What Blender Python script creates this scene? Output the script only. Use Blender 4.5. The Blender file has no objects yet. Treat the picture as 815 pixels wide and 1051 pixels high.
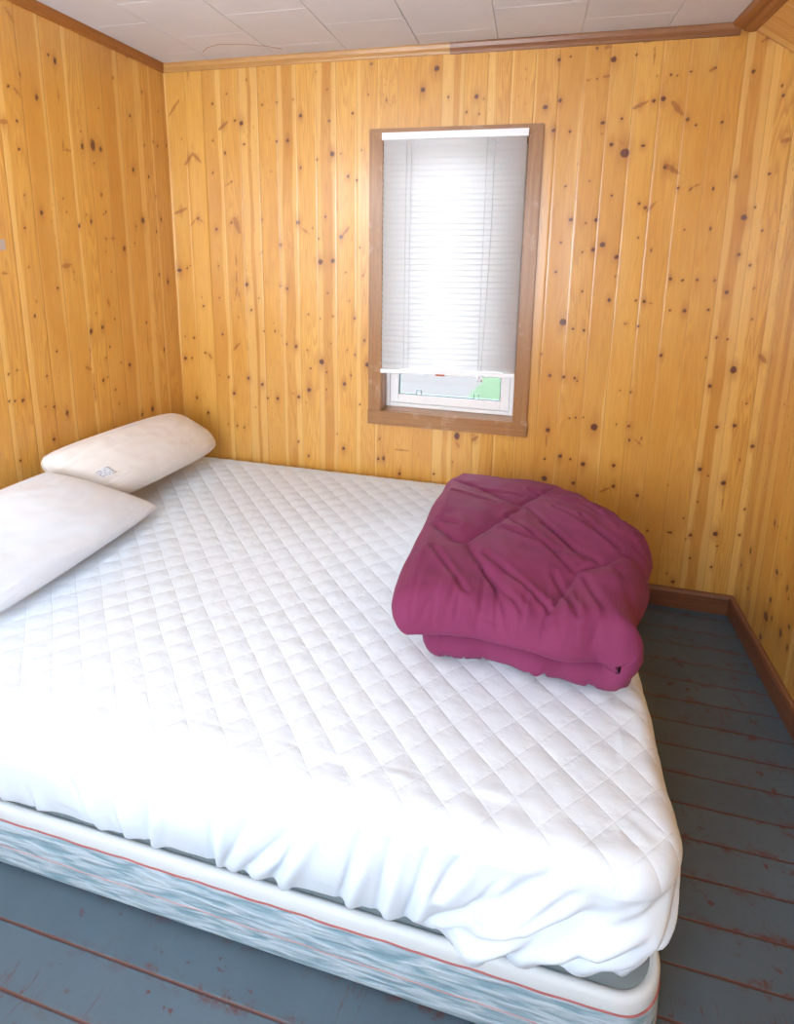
import bpy, bmesh, math, random
import numpy as np
from mathutils import Vector, Matrix
random.seed(7); rng=np.random.default_rng(7)
SC=bpy.context.scene; COL=SC.collection
# ------------------------------------------------------------------ helpers
def link(o,parent=None):
    COL.objects.link(o)
    if parent is not None: o.parent=parent
    return o
def mesh_obj(name,verts,faces,mat,parent=None,smooth=True):
    me=bpy.data.meshes.new(name); me.from_pydata([tuple(map(float,v)) for v in verts],[],[tuple(map(int,f)) for f in faces])
    if mat: me.materials.append(mat)
    if smooth: me.polygons.foreach_set('use_smooth',[True]*len(me.polygons))
    me.update()
    return link(bpy.data.objects.new(name,me),parent)
def bm_obj(name,bm,mat,parent=None,smooth=False):
    bmesh.ops.recalc_face_normals(bm,faces=bm.faces[:])
    me=bpy.data.meshes.new(name); bm.to_mesh(me); bm.free()
    if mat: me.materials.append(mat)
    if smooth: me.polygons.foreach_set('use_smooth',[True]*len(me.polygons))
    return link(bpy.data.objects.new(name,me),parent)
def add_box(bm,x0,x1,y0,y1,z0,z1,bev=0,M=None):
    r=bmesh.ops.create_cube(bm,size=1)
    vs=r['verts']
    for v in vs: v.co=Vector(((x0+x1)/2+v.co.x*(x1-x0),(y0+y1)/2+v.co.y*(y1-y0),(z0+z1)/2+v.co.z*(z1-z0)))
    if bev:
        es=list({e for v in vs for e in v.link_edges})
        vs=bmesh.ops.bevel(bm,geom=es,offset=bev,segments=2,affect='EDGES',profile=.5)['verts']
    if M is not None:
        for v in set(vs): v.co=M@v.co
def box_obj(name,b,mat,parent=None,bev=.002,M=None):
    bm=bmesh.new(); add_box(bm,*b,bev=bev,M=M); return bm_obj(name,bm,mat,parent)
def tube_data(pts,r,n=8,closed=False):
    pts=[Vector(p) for p in pts]; V=[];F=[];m=len(pts)
    for i,p in enumerate(pts):
        a=pts[(i-1)%m] if (closed or i>0) else p; b=pts[(i+1)%m] if (closed or i<m-1) else p
        t=(b-a).normalized(); s=t.cross(Vector((0,0,1)))
        if s.length<1e-3: s=t.cross(Vector((1,0,0)))
        s.normalize(); u=s.cross(t)
        for k in range(n):
            an=2*math.pi*k/n; V.append(p+s*r*math.cos(an)+u*r*math.sin(an))
    for i in range(m if closed else m-1):
        j=(i+1)%m
        for k in range(n): F.append((i*n+k,i*n+(k+1)%n,j*n+(k+1)%n,j*n+k))
    if not closed: F+= [tuple(range(n)),tuple((m-1)*n+k for k in range(n))]
    return V,F
def tube(name,pts,r,mat,parent=None,n=8,closed=False):
    V,F=tube_data(pts,r,n,closed); return mesh_obj(name,V,F,mat,parent)
def prism(name,prof,p0,p1,ax_a,ax_b,mat,parent=None):
    """extrude a 2D profile (a,b) along p0->p1"""
    p0,p1,A,B=map(Vector,(p0,p1,ax_a,ax_b)); bm=bmesh.new()
    r0=[bm.verts.new(p0+A*a+B*b) for a,b in prof]; r1=[bm.verts.new(p1+A*a+B*b) for a,b in prof]
    n=len(prof)
    for i in range(n): bm.faces.new((r0[i],r0[(i+1)%n],r1[(i+1)%n],r1[i]))
    bm.faces.new(r0); bm.faces.new(r1[::-1])
    return bm_obj(name,bm,mat,parent)
def struct(o): o['kind']='structure'; return o
def thing(o,label,cat,group=None):
    o['label']=label; o['category']=cat
    if group: o['group']=group
    return o
def empty(name,loc=(0,0,0)):
    o=bpy.data.objects.new(name,None); o.location=loc; o.empty_display_size=.05; return link(o)
# ------------------------------------------------------------------ node helper
class NB:
    def __init__(s,name):
        s.m=bpy.data.materials.new(name); s.m.use_nodes=True; s.t=s.m.node_tree; s.t.nodes.clear()
        s.out=s.t.nodes.new('ShaderNodeOutputMaterial')
    def n(s,typ,**k):
        nd=s.t.nodes.new('ShaderNode'+typ)
        for a,v in k.items(): setattr(nd,a,v)
        return nd
    def put(s,sock,v):
        if v is None: return
        if isinstance(v,bpy.types.NodeSocket): s.t.links.new(v,sock)
        else:
            if sock.type=='RGBA' and len(v)==3: v=(*v,1)
            sock.default_value=v
    def math(s,op,a,b=None,c=None,clamp=False):
        nd=s.n('Math',operation=op,use_clamp=clamp)
        for i,v in enumerate((a,b,c)): s.put(nd.inputs[i],v)
        return nd.outputs[0]
    def mr(s,v,a,b,c=0.,d=1.,smooth=False):
        nd=s.n('MapRange'); nd.interpolation_type='SMOOTHSTEP' if smooth else 'LINEAR'
        for i,x in enumerate((v,a,b,c,d)): s.put(nd.inputs[i],x)
        return nd.outputs[0]
    def mix(s,f,a,b,blend='MIX'):
        nd=s.n('Mix',data_type='RGBA',blend_type=blend); s.put(nd.inputs[0],f); s.put(nd.inputs[6],a); s.put(nd.inputs[7],b); return nd.outputs[2]
    def xyz(s,x,y,z):
        nd=s.n('CombineXYZ')
        for i,v in enumerate((x,y,z)): s.put(nd.inputs[i],v)
        return nd.outputs[0]
    def noise(s,vec,scale,detail=2.,rough=.5,dist=0.):
        nd=s.n('TexNoise'); s.put(nd.inputs['Vector'],vec); nd.inputs['Scale'].default_value=scale; nd.inputs['Detail'].default_value=detail
        nd.inputs['Roughness'].default_value=rough; nd.inputs['Distortion'].default_value=dist; return nd.outputs[0]
    def voro(s,vec,scale,feature='F1',rnd=1.):
        nd=s.n('TexVoronoi',feature=feature); s.put(nd.inputs['Vector'],vec); nd.inputs['Scale'].default_value=scale; nd.inputs['Randomness'].default_value=rnd; return nd.outputs[0]
    def white(s,v):
        nd=s.n('TexWhiteNoise',noise_dimensions='1D'); s.put(nd.inputs['W'],v); return nd.outputs[1]
    def sep(s,v):
        nd=s.n('SeparateXYZ'); s.put(nd.inputs[0],v); return nd.outputs
    def attr(s,name): return s.n('Attribute',attribute_name=name,attribute_type='GEOMETRY').outputs['Fac']
    def pos(s): return s.n('TexCoord').outputs['Object']
    def bump(s,h,strength=.3,dist=.01):
        nd=s.n('Bump'); nd.inputs['Strength'].default_value=strength; nd.inputs['Distance'].default_value=dist; s.put(nd.inputs['Height'],h); return nd.outputs[0]
    def bsdf(s,color,rough=.5,normal=None,**k):
        b=s.n('BsdfPrincipled'); s.put(b.inputs['Base Color'],color); s.put(b.inputs['Roughness'],rough); s.put(b.inputs['Normal'],normal)
        for a,v in k.items(): s.put(b.inputs[a.replace('_',' ')],v)
        s.t.links.new(b.outputs[0],s.out.inputs[0]); return b
    def done(s): return s.m
# ------------------------------------------------------------------ materials
def pine(name,pitch,off,seed):
    b=NB(name); bu=b.attr('bu'); bv=b.attr('bv'); kn=b.attr('kn'); hal=b.attr('hal'); sw=b.attr('sw'); kd=b.attr('kd')
    t=b.math('DIVIDE',b.math('SUBTRACT',bu,off),pitch)
    bid=b.math('FLOOR',t); fr=b.math('FRACT',t)
    r=b.sep(b.white(b.math('ADD',bid,seed)))
    us=b.math('ADD',bu,sw)
    rz=b.math('MULTIPLY',r[1],37.)
    low=b.noise(b.xyz(b.math('MULTIPLY',us,22.),b.math('MULTIPLY',bv,1.1),rz),1.,1.5,.5)
    ring=b.math('FRACT',b.math('MULTIPLY',low,15.))
    ring=b.math('MULTIPLY',b.mr(ring,.25,.9,0,1,True),b.mr(ring,.9,1.,1.,0.))
    fine=b.noise(b.xyz(b.math('MULTIPLY',us,420.),b.math('MULTIPLY',bv,7.),rz),1.,3.,.6)
    blot=b.noise(b.xyz(b.math('MULTIPLY',us,9.),b.math('MULTIPLY',bv,2.2),rz),1.,2.,.5)
    base=b.mix(r[0],(.69,.362,.062),(.53,.236,.034))
    base=b.mix(b.mr(blot,.35,.7,0.,.5),base,(.74,.43,.105))
    base=b.mix(b.math('MULTIPLY',ring,b.mr(r[2],.1,.9,.15,.6)),base,(.46,.19,.035))
    base=b.mix(b.mr(fine,.42,.72,0.,.34),base,(.40,.17,.035))
    # pale sapwood along board edges
    wob=b.math('MULTIPLY',b.math('SUBTRACT',blot,.5),.35)
    frw=b.math('ADD',fr,wob)
    e1=b.math('MULTIPLY',b.mr(r[2],.5,1.,0.,1.),.55)
    s1=b.mr(frw,b.math('SUBTRACT',e1,.08),b.math('SUBTRACT',e1,.03),1.,0.)
    e2=b.math('MULTIPLY',b.mr(r[0],.55,1.,0.,1.),.5)
    s2=b.mr(frw,b.math('SUBTRACT',1.03,e2),b.math('SUBTRACT',1.08,e2),0.,1.)
    base=b.mix(b.math('MULTIPLY',b.math('MAXIMUM',s1,s2),.5),base,(.79,.50,.16))
    # resin ducts: short dark dashes on some boards
    v=b.voro(b.xyz(b.math('MULTIPLY',us,95.),b.math('MULTIPLY',bv,22.),rz),1.)
    dash=b.math('MULTIPLY',b.mr(v,.10,.2,1.,0.),b.mr(r[1],.45,.8,0.,.8))
    dash=b.math('MULTIPLY',dash,b.mr(blot,.45,.6,0.,1.))
    base=b.mix(dash,base,(.30,.10,.02))
    # knots
    kw=b.noise(b.xyz(b.math('MULTIPLY',bu,240.),b.math('MULTIPLY',bv,120.),1.),1.,3.,.7)
    kk=b.math('ADD',kn,b.math('MULTIPLY',b.math('SUBTRACT',kw,.5),.0095))
    halo=b.math('MULTIPLY',b.math('POWER',hal,1.8),b.mr(fine,.3,.7,.45,.95))
    base=b.mix(halo,base,(.36,.13,.022))
    big=b.mr(kn,-.006,-.002,1.,0.)
    kc=b.mix(kd,b.mix(fine,(.42,.16,.028),(.22,.07,.016)),b.mix(kw,(.06,.018,.008),b.mix(big,(.22,.075,.02),(.17,.045,.02))))
    base=b.mix(b.mr(kk,-.0022,.0024,b.mr(kd,0.,1.,.75,1.),0.,True),base,kc)
    # seam line: groove shadow painted into the board colour
    dj=b.math('MULTIPLY',b.math('MINIMUM',fr,b.math('SUBTRACT',1.,fr)),pitch)
    base=b.mix(b.mr(dj,.0004,.0016,b.mr(r[1],0,1,.25,.85),0.),base,(.22,.08,.02))
    hgt=b.math('ADD',b.math('MULTIPLY',fine,.25),b.math('MULTIPLY',blot,1.2))
    b.bsdf(base,b.mr(fine,.3,.7,.30,.42),b.bump(hgt,.22,.004),Coat_Weight=.9,Coat_Roughness=.27,Specular_IOR_Level=.5)
    return b.done()
def plain(name,c,rough=.5,**k):
    b=NB(name); b.bsdf(c,rough,**k); return b.done()
def wood(name,c1,c2,axis,rough=.4,scuff_glint=None):
    b=NB(name); p=b.sep(b.pos())
    k=[(60,60,60) for _ in range(1)][0]; sc=[90.,90.,90.]; sc[axis]=3.
    vec=b.xyz(*[b.math('MULTIPLY',p[i],sc[i]) for i in range(3)])
    f=b.noise(vec,1.,4.,.6,.3)
    sc2=[520.,520.,520.]; sc2[axis]=28.
    vec2=b.xyz(*[b.math('MULTIPLY',p[i],sc2[i]) for i in range(3)])
    f2=b.noise(vec2,1.,2.,.6)
    c=b.mix(b.mr(f,.3,.7),c1,c2)
    c=b.mix(b.mr(f2,.5,.75,0.,.45),c,tuple(x*.55 for x in c2))
    if scuff_glint:  # pale scuffs, plus glossy streaks of the casing put into the colour
        sp=b.noise(b.pos(),14.,2.,.5); sc3=b.math('MULTIPLY',b.mr(sp,.58,.66),b.mr(f2,.45,.6))
        c=b.mix(b.math('MULTIPLY',sc3,.4),c,scuff_glint)
    b.bsdf(c,rough,b.bump(f2,.15,.002),Coat_Weight=.25,Coat_Roughness=.25); return b.done()
def floor_mat():
    b=NB('painted_floor_boards'); P=b.pos(); p=b.sep(P)
    t=b.math('DIVIDE',b.math('ADD',p[1],.45),.097)
    fr=b.math('FRACT',t); bid=b.math('FLOOR',t); r=b.sep(b.white(b.math('ADD',bid,300.)))
    n1=b.noise(P,5.,4.,.6); n2=b.noise(b.xyz(b.math('MULTIPLY',p[0],14.),b.math('MULTIPLY',p[1],40.),0.),1.,4.,.65)
    paint=b.mix(b.mr(n1,.3,.7),(.072,.118,.155),(.058,.096,.128))
    paint=b.mix(b.math('MULTIPLY',r[0],.3),paint,(.105,.145,.18))
    red=b.mix(b.noise(P,60.,2.),(.130,.030,.018),(.070,.026,.018))
    # worn line along the seams, width wandering
    d=b.math('MULTIPLY',b.math('MINIMUM',fr,b.math('SUBTRACT',1.,fr)),.097)
    wn=b.noise(b.xyz(b.math('MULTIPLY',p[0],9.),bid,0.),1.,4.,.7)
    wd=b.math('MULTIPLY',b.mr(wn,.35,.8,.0009,.0042),1.)
    seam=b.mr(d,wd,b.math('ADD',wd,.0012),.9,0.)
    # scratches: thin wandering wear and patches near seams
    ns=b.noise(b.xyz(b.math('MULTIPLY',p[0],22.),b.math('MULTIPLY',p[1],30.),3.),1.,5.,.7)
    zone=b.noise(P,2.3,2.,.5)
    patch=b.math('MULTIPLY',b.mr(ns,.59,.65),b.mr(zone,.44,.58))
    near=b.math('MULTIPLY',b.mr(ns,.50,.60),b.mr(d,.0,.022,1.,0.))
    near=b.math('MULTIPLY',near,b.mr(zone,.42,.6))
    # long thin scratches running along the room
    sc=b.noise(b.xyz(b.math('MULTIPLY',p[0],30.),b.math('MULTIPLY',p[1],5.),9.),1.,3.,.6,.8)
    scl=b.math('MULTIPLY',b.mr(b.math('ABSOLUTE',b.math('SUBTRACT',sc,.5)),.004,.010,1.,0.),b.mr(b.noise(P,6.,1.),.56,.64))
    wear=b.math('MAXIMUM',b.math('MAXIMUM',seam,patch),b.math('MAXIMUM',near,b.math('MULTIPLY',scl,.8)))
    c=b.mix(wear,paint,red)
    hgt=b.math('ADD',b.math('MULTIPLY',b.mr(d,0.,.004),1.),b.math('MULTIPLY',n2,.15))
    b.bsdf(c,b.mr(n2,.3,.7,.34,.5),b.bump(hgt,.5,.003),Specular_IOR_Level=.5); return b.done()
def ceiling_mat():
    b=NB('ceiling_tile_paint'); P=b.pos(); n=b.noise(P,120.,3.,.6); m=b.noise(P,3.,2.)
    c=b.mix(b.mr(m,.35,.65),(.65,.67,.72),(.60,.615,.665))
    b.bsdf(c,.7,b.bump(n,.15,.002)); return b.done()
def fabric(name,c,rough=.75,scale=900.,bs=.15,crinkle=0.,sheen=.2,crs=22.,spec=.3):
    b=NB(name); P=b.pos(); n=b.noise(P,scale,2.,.6); h=n
    if crinkle:
        w=b.noise(P,crs,3.,.6,1.2); h=b.math('ADD',b.math('MULTIPLY',n,.15),b.math('MULTIPLY',w,crinkle))
    b.bsdf(c,rough,b.bump(h,bs,.006),Sheen_Weight=sheen,Specular_IOR_Level=spec); return b.done()
def boxspring_mat():
    b=NB('box_spring_ticking'); P=b.pos(); p=b.sep(P)
    al=b.math('ADD',p[0],p[1])
    w=b.noise(b.xyz(b.math('MULTIPLY',al,11.),0.,b.math('MULTIPLY',p[2],72.)),1.,1.5,.45,.7)
    w2=b.noise(b.xyz(b.math('MULTIPLY',al,60.),5.,b.math('MULTIPLY',p[2],260.)),1.,2.,.5)
    c=b.mix(b.mr(w,.36,.58),(.19,.33,.41),(.44,.56,.64))  # shaded hollows and lit crests of the quilted waves mixed into the colour
    c=b.mix(b.mr(w2,.55,.75,0.,.35),c,(.32,.45,.48))
    b.bsdf(c,.7,b.bump(w,.7,.012),Sheen_Weight=.1); return b.done()

def pad_mat():
    b=NB('white_quilted_pad'); P=b.pos(); p=b.sep(P)
    def tri(e,off):
        v=b.math('DIVIDE',b.math('ADD',e,off),.091); return b.math('ABSOLUTE',b.math('SINE',b.math('MULTIPLY',v,math.pi)))
    wob=b.math('MULTIPLY',b.math('SUBTRACT',b.noise(P,5.,2.),.5),.02)
    a=tri(b.math('ADD',b.math('ADD',p[0],p[1]),wob),.918); c=tri(b.math('ADD',b.math('SUBTRACT',p[0],p[1]),wob),-1.868)
    f=b.math('POWER',b.math('MULTIPLY',a,c),.3)
    side=b.mr(p[2],.36,.42); f=b.math('MULTIPLY',f,side)
    cr=b.noise(b.xyz(b.math('MULTIPLY',p[0],30.),b.math('MULTIPLY',p[1],55.),p[2]),1.,3.,.6,.5)
    near=b.mr(b.math('MINIMUM',a,c),.0,.7,1.,.25)
    h=b.math('ADD',b.math('MULTIPLY',f,.8),b.math('MULTIPLY',b.math('MULTIPLY',cr,near),.75))
    h=b.math('ADD',h,b.math('MULTIPLY',b.noise(P,700.,1.),.03))
    b.bsdf((.665,.755,.845),.6,b.bump(h,.42,.0065),Sheen_Weight=.1,Specular_IOR_Level=.35); return b.done()
SKY=16.; KEY=17.; FILL=24.5; EXPO=-.42
CAMAX=((0.97092594,0.23898163,0.01380585),(-0.05878685,0.18213549,0.98151453),(-0.23204941,0.95378952,-0.19088905))
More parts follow.
